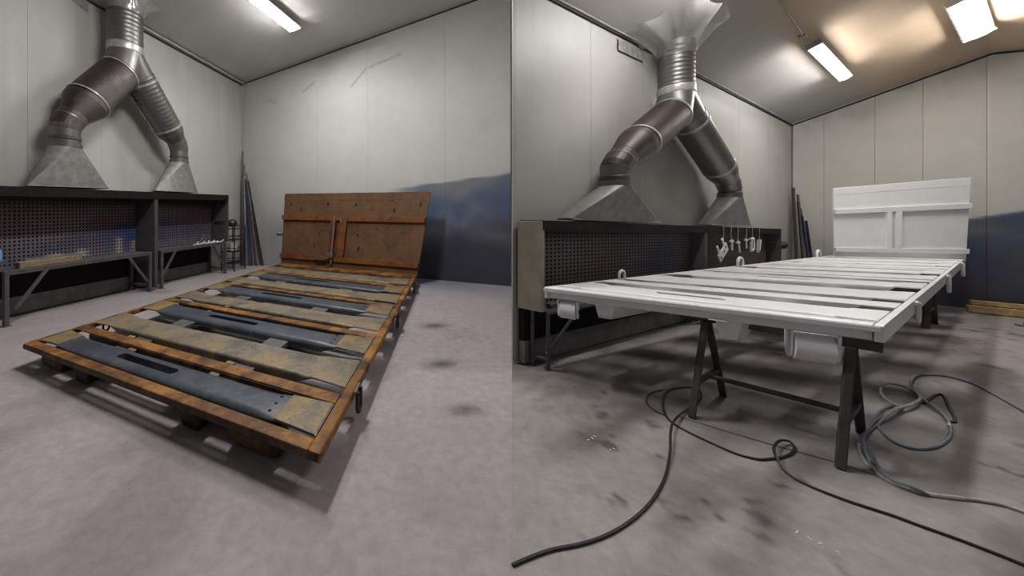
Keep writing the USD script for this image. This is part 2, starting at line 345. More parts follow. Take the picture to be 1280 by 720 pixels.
w = structure('wall_left', 'pale sandwich panel side wall behind the left bay booth')
sheets(w, CL, DL, NL, [.02, 1.15, 2.3, 3.45, 4.6, 5.8, 7.0, 8.2, 9.4, 10.6, 11.8, 13.0], topL_side, col_left_side, 'wall_sheet_side', .06)
backing(w, CL, DL, NL, 0, 14, topL_side)
w = structure('wall_back', 'pale ribbed panel back wall of the left bay with blue overspray')
sheets(w, CL, BLu, NBL, [.02, .85, 1.68, 3.12, 4.84, 7.02, LBL - .03], topL_back, col_left_back, 'wall_sheet_back', .05)
backing(w, CL, BLu, NBL, 0, LBL - .02, topL_back)
w = structure('wall_left', 'pale sandwich panel side wall behind the right bay booth')
sheets(w, SR, DR, NR, [.01, 1.35, 2.55, 4.1, 5.6, 7.0, LSR - .01], topR_side, col_right_side, 'wall_sheet_side_r', .05, depth=.01)
backing(w, SR, DR, NR, .3, LSR, topR_side)
w = structure('wall_back', 'pale ribbed panel back wall of the right bay with dark overspray')
sheets(w, CR, BRu, NBR, [.01, .42, 1.02, 1.52, 2.11, 2.75, 3.4, 4.0], topR_back, col_right_back, 'wall_sheet_back_r', .03)
backing(w, CR, BRu, NBR, 0, 4.0, topR_back)
w = structure('wall_partition', 'thin sheet partition closing the gap between the two bays')
pa, pb = SR + SEAM * .02, CL + BL_
pd = (pb - pa) / np.linalg.norm(pb - pa); pn = V(pd[1], -pd[0], 0)
mb = MB(); mb.box(lambda a: pa + a[:, :1] * pd + a[:, 1:2] * pn + a[:, 2:] * V(0, 0, 1), (0, np.linalg.norm(pb - pa)), (-.004, .004), (0, 6.6))
part('wall_sheet', mb, 'trim_strip', w)

# ------------------------------------------------------------------ floors
def slab(name, label, poly, step, colour, matname, zf=None):
    from shapely import Polygon, contains_xy
    P = Polygon(poly); x0, y0, x1, y1 = P.bounds; inn = P.buffer(-step * .6)
    X, Y = np.meshgrid(np.arange(x0, x1, step), np.arange(y0, y1, step)); X[1::2] += step / 2
    g = np.stack([X.ravel(), Y.ravel()], 1); g = g[contains_xy(inn, g[:, 0], g[:, 1])]
    L = P.exterior.length; b = np.array([P.exterior.interpolate(t).coords[0] for t in np.arange(0, L, step)] + list(poly))
    g = np.vstack([g, b]); d = Delaunay(g); tri = d.simplices
    ar = np.cross(g[tri[:, 1]] - g[tri[:, 0]], g[tri[:, 2]] - g[tri[:, 0]]); tri = tri[np.abs(ar) > 1e-7]; ar = ar[np.abs(ar) > 1e-7]
    tri = np.where((ar < 0)[:, None], tri[:, ::-1], tri)
    z = np.zeros(len(g)) if zf is None else zf(g)
    v = np.column_stack([g, z]); s = structure(name, label)
    part(name + '_surface', (v, tri), matname, s, col=colour(v))
    return s
def spot(c, v, x, y, rx, ry, ang, colr, k, seed=0):
    dx, dy = v[:, 0] - x, v[:, 1] - y; ca, sa = math.cos(ang), math.sin(ang)
    q = ((dx * ca + dy * sa) / rx) ** 2 + ((-dx * sa + dy * ca) / ry) ** 2
    n = fb(v + V(seed * 7.3, 0, 0), 6.0 / max(.3, min(rx, ry) * 6), 4, seed)
    return mixc(c, colr, k * np.exp(-q * (1.0 + 1.6 * (n - .5))) )
def col_floor_left(v):
    c = np.tile(np.array([.31, .275, .285]), (len(v), 1)); n = fb(v, .9, 5, 41)
    c *= (.88 + .24 * n)[:, None]
    n2 = fb(v, 2.6, 5, 45); c = mixc(c, (.37, .335, .345), .35 * sst(n2, .5, .72))
    c = mixc(c, (.13, .11, .115), .35 * sst(fb(v, 1.7, 5, 47), .55, .75))
    for x, y, r in ((.73, 4.9, .13), (.62, 3.63, .125), (.67, 2.77, .09)):         # damp spots
        c = spot(c, v, x, y, r * 1.4, r * .8, .3, (.035, .03, .036), .85, 3)
    c = spot(c, v, 1.5, 7.6, 1.3, .55, -.45, (.13, .17, .25), .6, 5)
    return c
def col_floor_right(v):
    c = np.tile(np.array([.29, .268, .262]), (len(v), 1)); n = fb(v, 1.4, 5, 51)
    c *= (.78 + .42 * n)[:, None]
    ca, sa = .899, .4374; w = np.stack([(v[:, 0] * ca + v[:, 1] * sa) * .55, (-v[:, 0] * sa + v[:, 1] * ca) * 2.0, 0 * v[:, 0]], 1)
    c = mixc(c, (.045, .036, .036), .62 * sst(fb(w, 1.3, 5, 53), .50, .74))
    for x, y, rx, ry, a, k in ((1.55, 2.45, .42, .12, .45, .6), (2.05, 2.75, .6, .13, .45, .5), (2.55, 3.0, .5, .16, .45, .55), (2.25, 2.35, .5, .12, .45, .45), (1.75, 1.95, .2, .1, .6, .5), (3.2, 2.85, .4, .16, .4, .5), (3.9, 3.2, .5, .14, .45, .45),
                               (2.0, 1.75, .15, .08, .6, .45), (1.55, 1.55, .1, .06, .5, .4), (4.6, 3.6, .7, .16, .45, .5), (5.2, 3.4, .6, .2, .45, .45)):
        c = spot(c, v, x, y, rx, ry, a, (.04, .030, .030), k, int(x * 10))
    sp = sst(fb(v, 9.0, 4, 57), .66, .74) * sst(fb(v, 1.0, 3, 58), .42, .6)
    c = mixc(c, (.03, .025, .025), .75 * sp)
    return c
A0 = -SEAM * 3.6
slab('floor', 'purplish grey painted concrete floor of the left bay', [tuple(A0[:2]), tuple((CL + BL_)[:2]), tuple(CL[:2]), tuple((CL + DL * 14.2)[:2])], .07, col_floor_left, 'floor_paint')
slab('floor', 'stained grey concrete floor of the right bay', [tuple(A0[:2]), (5.0, -3.0), tuple((CR + BRu * 4.2)[:2]), tuple(CR[:2]), tuple(SR[:2])], .035, col_floor_right, 'floor_paint')

# ------------------------------------------------------------------ ceilings
nCL, pCL = V(.09972, .00973, -.99497), V(-5.601, 7.841, 5.987)
zCL = lambda g: pCL[2] - ((g[:, 0] - pCL[0]) * nCL[0] + (g[:, 1] - pCL[1]) * nCL[1]) / nCL[2]
kR = CR + BRu * RIDGE
nCR, pCR = V(.10048, -.36661, -.92493), V(2.08, 3.971, 4.153)
zCR = lambda g: pCR[2] - ((g[:, 0] - pCR[0]) * nCR[0] + (g[:, 1] - pCR[1]) * nCR[1]) / nCR[2]
def col_ceil_left(v):
    c = np.tile(np.array([.55, .54, .52]), (len(v), 1)); return c * (.9 + .2 * fb(v, 1.5, 4, 61))[:, None]
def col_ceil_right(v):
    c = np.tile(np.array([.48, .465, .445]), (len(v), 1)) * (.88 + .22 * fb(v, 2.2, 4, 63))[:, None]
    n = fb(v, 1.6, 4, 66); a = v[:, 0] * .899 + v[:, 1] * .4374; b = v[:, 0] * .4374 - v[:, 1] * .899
    w = sst(b + .8 * (n - .5), -2.05, -1.45) * sst(b + .5 * (n - .5), .5, -.3)  # warm glow around the lamps, put into the ceiling colour
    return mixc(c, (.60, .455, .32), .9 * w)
pl = [tuple(CL[:2]), tuple((CL + BL_)[:2]), tuple((-SEAM * 1.0)[:2]), tuple((CL + DL * 12.5)[:2])]
slab('ceiling', 'grey sheet ceiling of the left bay', pl, .15, col_ceil_left, 'ceiling_paint', zCL)
rd = DR                                                    # ridge line runs parallel to the side wall
r0, r1 = kR, kR - rd * 9.5
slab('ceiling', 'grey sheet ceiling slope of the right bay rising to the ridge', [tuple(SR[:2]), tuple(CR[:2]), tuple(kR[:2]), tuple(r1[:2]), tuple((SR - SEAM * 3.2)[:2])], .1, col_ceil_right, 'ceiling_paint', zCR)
zk = zCR(np.array([kR[:2]]))[0]; nperp = V(.4374, -.899, 0)
def zC2(g):
    d = (g[:, 0] - kR[0]) * nperp[0] + (g[:, 1] - kR[1]) * nperp[1]; a = (g[:, 0] - kR[0]) * rd[0] + (g[:, 1] - kR[1]) * rd[1]
    za = zCR(np.stack([kR[0] + a * rd[0], kR[1] + a * rd[1]], 1)); return za - .16 * d
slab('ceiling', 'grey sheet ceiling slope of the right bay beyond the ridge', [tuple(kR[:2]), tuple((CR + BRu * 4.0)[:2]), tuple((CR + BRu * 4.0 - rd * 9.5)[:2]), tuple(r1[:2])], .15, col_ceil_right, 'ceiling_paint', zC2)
# trims in the wall / ceiling corner
def trim(a, b, n, name, label, w=.075, h=.06, drop=.03):
    s = structure(name, label); a, b = np.asarray(a, float), np.asarray(b, float)
    mb = MB(); mb.beam(a + n * w / 2 - V(0, 0, drop), b + n * w / 2 - V(0, 0, drop), w, h * .5, .01); part('cover_strip', mb, 'trim_strip', s)
    mb = MB(); mb.beam(a + n * .012 - V(0, 0, drop + h * .5), b + n * .012 - V(0, 0, drop + h * .5), .024, .028, .004); part('sealant_bead', mb, 'trim_dark', s)
trim(LW(0.0, 0, 6.10), LW(12, 0, topL_side(12)), NL, 'trim_1', 'pale cover strip between ceiling and side wall of the left bay', .12, .10, .04)
a, b = CL + V(0, 0, 6.10), CL + BLu * (LBL - .05) + V(0, 0, float(topL_back(LBL - .05)))
trim(a, b, NBL, 'trim_2', 'dark joint between ceiling and back wall of the left bay', .02, .05, .02)
trim(RW(0, 0, 4.19), RW(LSR, 0, 3.58), NR, 'trim_3', 'pale cover strip between ceiling and side wall of the right bay', .05, .04, .02)
a, b = CR + V(0, 0, 3.58), CR + BRu * RIDGE + V(0, 0, float(topR_back(RIDGE)))
trim(a, b, NBR, 'trim_4', 'dark joint between ceiling and back wall of the right bay', .012, .036, .014)
a, b = CR + BRu * RIDGE + V(0, 0, float(topR_back(RIDGE))), CR + BRu * 4 + V(0, 0, float(topR_back(4.0)))
trim(a, b, NBR, 'trim_5', 'dark joint above the back wall beyond the ridge of the right bay', .012, .036, .014)

# ------------------------------------------------------------------ lamps
def tube_lamp(a, b, n, w, drop, label, glow, group=None, h=.07):
    a, b = np.asarray(a, float), np.asarray(b, float); n = np.asarray(n, float); c = (a + b) / 2
    t = thing('ceiling_lamp', label, 'lamp', c, group)
    off = n * drop
    mb = MB(); mb.beam(a + off + n * h * .3, b + off + n * h * .3, w, h * .6, .012, n); part('housing', mb, 'lamp_housing', t)
    d = (b - a) / np.linalg.norm(b - a); x = np.cross(d, n); x /= np.linalg.norm(x)
    prof = [(-.46, .62), (-.44, .9), (-.34, 1.25), (-.15, 1.45), (.15, 1.45), (.34, 1.25), (.44, .9), (.46, .62)]
    rings = []
    for k, s in ((.02, .7), (.03, .92), (.05, 1), (.95, 1), (.97, .92), (.98, .7)):
        p = a + (b - a) * k + off; rings.append(np.array([p + x * w * q * s + n * h * (.6 + (r - .6) * s) for q, r in prof]))
    part('diffuser', loft(rings), glow, t)
    for k in (0.0, 1.0): p = a + (b - a) * k + off + n * h * .5; mb = MB(); mb.beam(p - d * .012, p + d * .012, w * 1.02, h * 1.1, .004, n); part('end_cap', mb, 'lamp_housing', t)
    if drop > .03:
        for k in (.15, .85): p = a + (b - a) * k; mb = MB(); mb.beam(p, p + off, .02, .02, .002); part('hanger', mb, 'lamp_housing', t)
    return t
nL = nCL
tube_lamp(V(-2.20, 8.26, 6.33), V(-2.70, 6.93, 6.27), nL, .34, .10, 'long glowing tube lamp on the ceiling near the back of the left bay', 'tube_glow_left')
def onL(x, y): return V(x, y, float(zCL(np.array([[x, y]]))[0]))
for x, y, lb in ((-1.6, 5.3, 'added tube lamp above the platform, beyond the frame, filling the left bay with light'),):
    tube_lamp(onL(x, y), onL(x - .5, y - 1.33), nL, .34, .14, lb, 'fill_glow_left')  # unseen lamp, added to light the floor and platform
tube_lamp(V(7.74, 5.71, 4.08), V(6.2, 4.92, 4.22), nCR, .15, .12, 'slim glowing tube lamp on the grey ceiling slope of the right bay', 'tube_glow_right')
q0_, q1_ = V(3.9, 3.75, 0), V(2.5, 3.05, 0)
for q_ in (q0_, q1_): q_[2] = float(zCR(np.array([q_[:2]]))[0])
tube_lamp(q0_, q1_, nCR, .20, .05, 'added tube lamp before the duct, beyond the frame, brightening the right bay', 'fill_glow_right')  # out-of-view lamp added to lift the side wall and deck
tube_lamp(V(8.93, 5.10, 4.448), V(7.55, 4.43, 4.564), nCR, .27, .09, 'broad glowing lamp wrapped in plastic film near the ridge', 'tube_glow_warm')


t_ = thing('cable_conduit', 'thin grey conduit on the ceiling leading to the slim tube lamp', 'conduit', (5.5, 4.55, 4.28))
part('conduit_tube', MB().tube([V(3.2, 3.215, 4.555), V(6.06, 4.862, 4.205)], .011, 8), 'lamp_housing', t_)
mb = MB(); mb.beam(V(6.02, 4.84, 4.20), V(6.12, 4.90, 4.19), .07, .03, .004); part('junction_box', mb, 'lamp_housing', t_)

# ------------------------------------------------------------------ extraction ducts
def pipe(nodes, radii, rib=0.0, pitch=.05, sides=28, lumps=0.0):
    p = np.asarray(nodes, float); L = np.r_[0, np.cumsum(np.linalg.norm(np.diff(p, axis=0), axis=1))]
    st = .012 if rib else .08
    s = np.unique(np.r_[np.arange(0, L[-1], st), L]); q = np.stack([np.interp(s, L, p[:, k]) for k in range(3)], 1); r = np.interp(s, L, radii)
    if rib: r = r * (1 + rib * (np.abs(np.sin(np.pi * s / pitch)) ** 6))
    mb = MB(); mb.tube(q, r, sides); return mb
def ring_pts(c, axis, r, n=24, sq=None):
    axis = np.asarray(axis, float) / np.linalg.norm(axis); a = np.cross(axis, V(0, 0, 1) if abs(axis[2]) < .9 else V(1, 0, 0)); a /= np.linalg.norm(a); b = np.cross(axis, a)
    t = np.arange(n) * 2 * np.pi / n; return np.asarray(c) + r * (np.cos(t)[:, None] * a + np.sin(t)[:, None] * b)
def band(p, axis, r, w, lump=.0):
    axis = np.asarray(axis, float) / np.linalg.norm(axis)
    mb = MB(); mb.tube([p - axis * w / 2, p - axis * w * .35, p + axis * w * .35, p + axis * w / 2], [r * .995, r * 1.035, r * 1.035, r * .995], 28); return mb
def duct(W, riser, wye, lb, rb, le, re_, R, labels, hoods):
    # W maps (s, z) of the duct's own plane to the world; R: riser, left branch, right branch, left collar, right collar radii
    P = lambda sz: W(sz[0], sz[1])
    rt, rbm = P(riser[0]), P(riser[1]); rR, rL, rT, cL, cR = R
    t = thing('exhaust_duct', labels[0], 'duct', rbm)
    part('riser', pipe([rt, rbm], [rR, rR], .022, .085 * rR / .3), 'duct_galv', t)
    part('joint_tape', band(rbm + V(0, 0, .02), V(0, 0, 1), rR * 1.02, .16 * rR / .3), 'duct_tape', t, label='pale tape around the foot of the riser')
    w = P(wye); l0, l1 = P(lb[0]), P(lb[1]); q0, q1 = P(rb[0]), P(rb[1])
    dl, dr = (l1 - l0) / np.linalg.norm(l1 - l0), (q1 - q0) / np.linalg.norm(q1 - q0)
    A, B, C = ring_pts(rbm, V(0, 0, 1), rR * .99), ring_pts(l0, dl, rL * .97), ring_pts(q0, dr, rT * .97)
    hl, hr = trimesh.convex.convex_hull(np.vstack([A, B])), trimesh.convex.convex_hull(np.vstack([A, C]))
    u = to_manifold(hl.vertices, hl.faces) + to_manifold(hr.vertices, hr.faces)
    part('wye_piece', from_manifold(u), 'duct_galv', t, smooth=25)
    bm = part('branch', pipe([l0, l1], [rL, rL], .010, .06 * rL / .3), 'duct_dark', t, label='wide dark flexible branch')
    for k in (.04, .97): part('duct_tape', band(l0 + (l1 - l0) * k, dl, rL * 1.0, .035), 'duct_tape', bm)
    bm = part('branch', pipe([q0, q1], [rT, rT * .93], .016, .085 * rT / .3), 'duct_galv', t, label='slimmer grey flexible branch')
    part('duct_tape', band(q0 + (q1 - q0) * .1, dr, rT * 1.0, .05), 'duct_tape', bm); part('duct_tape', band(q0 + (q1 - q0) * .94, dr, rT * .95, .05), 'duct_tape', bm)
    for (e, p1, d1, rr, rc, m) in ((le, l1, dl, rL, cL, 'duct_dark'), (re_, q1, dr, rT * .93, cR, 'duct_galv')):
        red, el, c0, c1 = [P(x) for x in e]
        part('reducer', pipe([p1, p1 + (red - p1) * .2, red], [rr, rr * .99, rc * 1.08]), m, t, smooth=20)
        # segmented elbow
        pts = [red, red + (el - red) * .55, el + (c0 - el) * .35, c0]
        part('elbow', pipe(pts, [rc * 1.08, rc * 1.08, rc * 1.05, rc]), m, t, smooth=12)
        part('elbow_seam', band(pts[1], pts[2] - pts[0], rc * 1.06, .03), 'duct_galv', t)
        part('collar', pipe([c0 + V(0, 0, rc * .45), c1], [rc * .98, rc * .98]), 'duct_galv', t)
        part('hose_clamp', band(lerp(c0, c1, .5), V(0, 0, 1), rc * 1.02, .05), 'duct_dark', t)
    for (base, p1, rc, lab, m) in hoods:
        h = thing('extraction_hood', lab, 'hood', np.mean(base, 0))
        top = ring_pts(p1, V(0, 0, 1), rc * 1.02, 24); bb = np.array(base)
        mb = MB(); mb.hull(np.vstack([bb, bb + V(0, 0, .02), top])); part('cone', mb, 'hood_galv', h, smooth=18)
        part('spigot', pipe([p1 - V(0, 0, .01), p1 + V(0, 0, .06)], [rc * 1.04, rc * 1.04]), 'duct_galv', h)
        mb = MB()
        for i in range(4):
            p, q = bb[i], bb[(i + 1) % 4]; mb.beam(p + V(0, 0, .008), q + V(0, 0, .008), .03, .02, .004)
        part('base_flange', mb, 'hood_galv', h)
    return t
DLP = lambda s, z: LW(s, .5, z)
hoodL = [([LW(6.23, .72, 2.06), LW(5.02, .72, 2.115), LW(4.95, .30, 2.115), LW(6.03, .30, 2.06)], DLP(5.57, 2.79), .215, 'left bay tapered hood under the wide dark duct branch', 0),
         ([LW(3.99, .72, 2.145), LW(2.80, .72, 2.185), LW(2.7, .30, 2.185), LW(3.70, .30, 2.145)], DLP(3.15, 2.90), .20, 'left bay tapered hood under the slimmer duct branch', 0)]
duct(DLP, [(4.5, 5.97), (4.5, 4.98)], (4.44, 4.71), [(4.60, 4.50), (5.22, 3.70)], [(4.22, 4.55), (3.42, 3.62)],
     [(5.44, 3.38), (5.56, 3.22), (5.57, 3.10), (5.57, 2.79)], [(3.25, 3.44), (3.15, 3.28), (3.15, 3.16), (3.15, 2.90)],
     (.30, .345, .31, .205, .19), ['forked galvanised duct on the left bay wall behind the rusty platform'], hoodL)
DPT = V(-.173, .187, 0); BO = V(1.616, 3.446, 0)
def RB(s, k, z): return BO + DR * s + DPT * k + V(0, 0, z)      # right bay booth: k 0 at its front, 1 at the wall
DRP = lambda s, z: RB(s, .08, z)
hoodR = [([RB(.51, .08, 1.56), RB(2.29, .08, 1.50), RB(2.45, .75, 1.50), RB(.56, .75, 1.56)], DRP(1.29, 1.96), .16, 'right bay tapered hood under the wide dark duct branch', 0),
         ([RB(3.71, .08, 1.46), RB(5.17, .08, 1.42), RB(5.4, .75, 1.42), RB(3.82, .75, 1.46)], DRP(4.36, 1.90), .145, 'right bay tapered hood under the slimmer duct branch', 0)]
duct(DRP, [(2.71, 3.98), (2.71, 3.30)], (2.79, 3.12), [(2.60, 2.99), (1.80, 2.52)], [(3.0, 3.01), (4.03, 2.32)],
     [(1.47, 2.31), (1.34, 2.22), (1.29, 2.14), (1.29, 1.96)], [(4.24, 2.18), (4.36, 2.07), (4.36, 2.01), (4.36, 1.90)],
     (.20, .228, .208, .155, .136), ['forked galvanised duct on the right bay wall behind the white platform'], hoodR)
def film_wrap(c, rings, label, seed, patch, zf):
    t = thing('plastic_film', label, 'plastic film', c)
    R = random.Random(seed); n = 72; out = []
    ph = [R.uniform(0, 6.28) for _ in range(5)]
    for k, (off, r, amp, ex) in enumerate(rings):
        a = np.arange(n) * 2 * np.pi / n
        fold = amp * (np.sin(a * 9 + ph[0]) * .5 + np.sin(a * 17 + ph[1] + k) * .35 + np.sin(a * 5 + ph[2]) * .5)
        rr = (r + fold) * (1 + ex[0] * np.cos(a - ex[1]))
        zz = off[2] + (off[3] if len(off) > 3 else 0) * np.cos(a - ex[1]) + amp * .6 * np.sin(a * 7 + ph[3] + k)
        q = np.stack([c[0] + off[0] + rr * np.cos(a), c[1] + off[1] + rr * np.sin(a), c[2] + zz], 1); q[:, 2] = np.minimum(q[:, 2], zf(q) - .012)
        for o_, n_ in ((CL, NL), (SR, NR)): d_ = (q - o_) @ n_; q += np.where((d_ < .03) & (d_ > -1.2), .03 - d_, 0)[:, None] * n_ if np.linalg.norm(c - o_) < 8 and abs((c - o_) @ n_) < .7 else 0
        out.append(q)
    part('film_sheet', loft(out, False), 'film', t, smooth=50)
    v = np.array(patch); mb = MB(); mb.add(v, np.array([[0, 1, 2, 3]]), False); part('tape_patch', mb, 'duct_tape', t, label='pale tape patch on the wall')
cF = LW(4.5, .5, 5.72)
film_wrap(cF, [((0, 0, 0), .315, .004, (0, 0)), ((0, 0, .08), .325, .015, (0, 0)), ((.02, -.02, .20), .37, .03, (.1, 2.2)), ((.0, 0, .30), .48, .05, (.25, 2.2)), ((0, 0, .36), .62, .04, (.3, 2.4))],
          'crumpled clear plastic film around the duct top in the left bay', 3, [LW(4.85, .02, 5.62), LW(5.3, .02, 5.75), LW(5.3, .02, 5.88), LW(4.85, .02, 5.88)], zCL)
cF = DRP(2.71, 3.79)
film_wrap(cF, [((0, 0, 0), .205, .003, (0, 0)), ((0, 0, .05), .212, .01, (0, 0)), ((-.02, -.02, .12), .26, .025, (.2, 4.2)), ((-.07, -.05, .22), .36, .05, (.35, 4.0)), ((-.12, -.08, .31), .50, .06, (.4, 3.9))],
          'crumpled clear plastic film flaring around the duct top in the right bay', 5, [RW(1.90, .02, 3.80), RW(2.5, .02, 3.76), RW(2.5, .02, 3.88), RW(1.90, .02, 3.97)], zCR)

# ------------------------------------------------------------------ spray booths
def perforated_panel(F, s0, s1, zf, z0, ns, nz, colour, t, label=None):
    # F(s, z01) -> world; square field of real holes, each cell a ring between the square and an octagon
    S, Z = np.linspace(s0, s1, ns + 1), np.linspace(0, 1, nz + 1)
    i, j = np.meshgrid(np.arange(ns), np.arange(nz), indexing='ij'); i, j = i.ravel(), j.ravel()
    cs, cz = (S[i] + S[i + 1]) / 2, (Z[j] + Z[j + 1]) / 2; hs, hz = (S[1] - S[0]) / 2, (Z[1] - Z[0]) / 2
    sq = np.array([(1, 1), (0, 1), (-1, 1), (-1, 0), (-1, -1), (0, -1), (1, -1), (1, 0)]); oc = np.array([(.7, .7), (0, 1), (-.7, .7), (-1, 0), (-.7, -.7), (0, -1), (.7, -.7), (1, 0)]) * .56
    s = np.concatenate([cs[:, None] + sq[:, 0] * hs, cs[:, None] + oc[:, 0] * hs], 1); z = np.concatenate([cz[:, None] + sq[:, 1] * hz, cz[:, None] + oc[:, 1] * hz], 1)
    zz = z0 + (zf(s) - z0) * z
    v = F(s.ravel(), zz.ravel()); b = (np.arange(len(i)) * 16)[:, None, None]
    k = np.arange(8); k2 = (k + 1) % 8; q = np.stack([k, k2, 8 + k2, 8 + k], 1)
    f = (q[None] + b).reshape(-1, 4); f = np.vstack([f[:, [0, 1, 2]], f[:, [0, 2, 3]]])
    part('perforated_panel', (v, f), 'perforated', t, col=colour(s.ravel(), zz.ravel(), v), kind='stuff', label=label)
def booth(F, fr, bk, wall, x0, xm, x1, ztop, zb, zsk, label, ch, cells, splash_shade, outer):
    # F(s, k, z): k runs from the front (fr) through the perforated face (bk) to the wall
    t = thing('spray_booth', label, 'booth', F(xm, wall, 0))
    G = lambda a: F(a[:, 0], a[:, 1], a[:, 2])
    kd = wall - fr
    Gt = lambda a: F(a[:, 0], a[:, 1], a[:, 2] + ztop(a[:, 0]))
    mb = MB(); mb.box(Gt, (min(x0, x1), max(x0, x1)), (min(fr, wall), max(fr, wall)), (-ch * .22, 0), (.004, .004, .004)); part('canopy_top', mb, 'booth_dark', t)
    mb = MB(); mb.box(Gt, (min(x0, x1), max(x0, x1)), sorted((fr, fr + kd * .03)), (-ch, -ch * .2), (.004, .004, .004)); part('canopy_lip', mb, 'booth_dark', t)
    def side(x, w, zlo, m, name, lab=None):
        mb = MB(); mb.box(lambda a: F(a[:, 0], a[:, 1], zlo(a[:, 0]) + a[:, 2] * (ztop(a[:, 0]) - .01 - zlo(a[:, 0]))), (x - w / 2, x + w / 2), sorted((fr + kd * .02, wall)), (0, 1), (w * .1, .004, .004)); return part(name, mb, m, t, label=lab)
    w = cells[2]
    side(x0, w, zb, outer, 'side_panel', 'outer side panel facing the viewer')
    side(xm, w * 1.6, zsk, 'booth_side', 'divider_panel'); side(x1, w, zb, 'booth_side', 'side_panel')
    sgn = 1 if x1 > x0 else -1
    for a, b, n in ((x0, xm, cells[0]), (xm, x1, cells[1])):
        a2, b2 = a + sgn * w * .5, b - sgn * w * .8
        f = lambda s, z: F(s, bk, z)
        perforated_panel(f, min(a2, b2), max(a2, b2), lambda s: ztop(s) - ch * .25, float(zb((a + b) / 2)) - .02, n, cells[3], splash_shade, t)
        mb = MB(); mb.box(lambda q: F(q[:, 0], q[:, 1], q[:, 2] * ztop(q[:, 0])), (min(a2, b2), max(a2, b2)), sorted((bk + (wall - bk) * .35, bk + (wall - bk) * .5)), (.2, .97)); part('filter_backing', mb, 'black_void', t)
    mb = MB(); mb.box(G, (min(x0, x1), max(x0, x1)), sorted((bk + (wall - bk) * .2, wall)), (.02, cells[4])); part('plinth', mb, 'plinth_concrete', t)
    mb = MB(); mb.box(G, (min(x0, x1), max(x0, x1)), sorted((bk + (wall - bk) * .3, wall)), (cells[4], float(zb(xm)) - .03)); part('lower_panel', mb, 'booth_dark', t)
    return t
def splash_shade_L(s, z, p):
    n = fb(p, 2.2, 4, 71); n2 = fb(p, 1.2, 3, 73); c = np.tile([.145, .115, .122], (len(s), 1)) * (.7 + .6 * n)[:, None]
    c = mixc(c, (.022, .016, .018), .85 * sst(z, 1.72, 1.95))  # shade under the canopy, put into the panel colour
    c = mixc(c, (.10, .10, .14), .5 * sst(1.5 - z, 0, .5))
    c = mixc(c, (.024, .065, .19), .85 * np.clip(np.exp(-((s - 4.25) / .55) ** 2 - ((z - 1.25) / .32) ** 2) * (.6 + .8 * n), 0, 1))
    c = mixc(c, (.03, .055, .15), .5 * sst(n2, .5, .65) * sst(1.7 - z, 0, .3))
    c = mixc(c, (.16, .045, .045), .6 * np.exp(-((s - 4.75) / .35) ** 2 - ((z - 1.5) / .2) ** 2))
    c = mixc(c, (.18, .05, .04), .5 * np.exp(-((s - 2.35) / .3) ** 2 - ((z - 1.6) / .2) ** 2))
    for a, w, h in ((4.45, .07, .28), (4.1, .10, .16), (5.15, .10, .12), (5.6, .12, .09), (3.9, .05, .14)):
        c = mixc(c, (.42, .33, .29), .75 * np.exp(-((s - a) / w) ** 2) * sst(.92 + h + .15 * (n - .5) - z, 0, .06))
    return c
def splash_shade_R(s, z, p):
    n = fb(p, 3.0, 4, 71); c = np.tile([.14, .118, .12], (len(s), 1)) * (.7 + .6 * n)[:, None]
    c = mixc(c, (.020, .015, .016), .85 * sst(z, 1.28, 1.42))  # top of the panel coloured dark to carry the canopy shade
    c = mixc(c, (.03, .045, .12), .65 * np.clip(np.exp(-((s - 2.7) / .6) ** 2 - ((z - 1.0) / .3) ** 2) * (.6 + .8 * n), 0, 1))
    return mixc(c, (.09, .035, .04), .4 * np.exp(-((s - 1.6) / .5) ** 2 - ((z - 1.15) / .2) ** 2))
lin = lambda xa, ya, xb, yb: (lambda s: ya + (yb - ya) * (np.asarray(s, float) - xa) / (xb - xa))
FL_ = lambda s, k, z: CL + np.asarray(s)[..., None] * DL + np.asarray(k)[..., None] * NL + np.asarray(z)[..., None] * V(0, 0, 1)
FR_ = lambda s, k, z: BO + np.asarray(s)[..., None] * DR + np.asarray(k)[..., None] * DPT + np.asarray(z)[..., None] * V(0, 0, 1)
FLk = lambda s, k, z: FL_(*np.broadcast_arrays(np.asarray(s, float), np.asarray(k, float), np.asarray(z, float)))
FRk = lambda s, k, z: FR_(*np.broadcast_arrays(np.asarray(s, float), np.asarray(k, float), np.asarray(z, float)))
zbL = lin(6.5, .80, 1.8, .88); ztL = lin(6.6, 2.03, 1.76, 2.19)
booth(FLk, .82, .28, .02, 6.72, 4.06, 1.76, ztL, zbL, lambda s: 0 * np.asarray(s) + .06, 'dark perforated spray booth under the hoods of the left bay', .15, (44, 38, .05, 20, .30), splash_shade_L, 'booth_side')
zbR = lin(0, .61, 6.4, .64); ztR = lin(-.12, 1.56, 6.38, 1.36)
booth(FRk, -.02, .68, .985, .02, 3.52, 6.42, ztR, zbR, lambda s: 0 * np.asarray(s) + .06, 'dark perforated spray booth with pale outer side in the right bay', .10, (52, 44, .05, 21, .26), splash_shade_R, 'booth_outer')

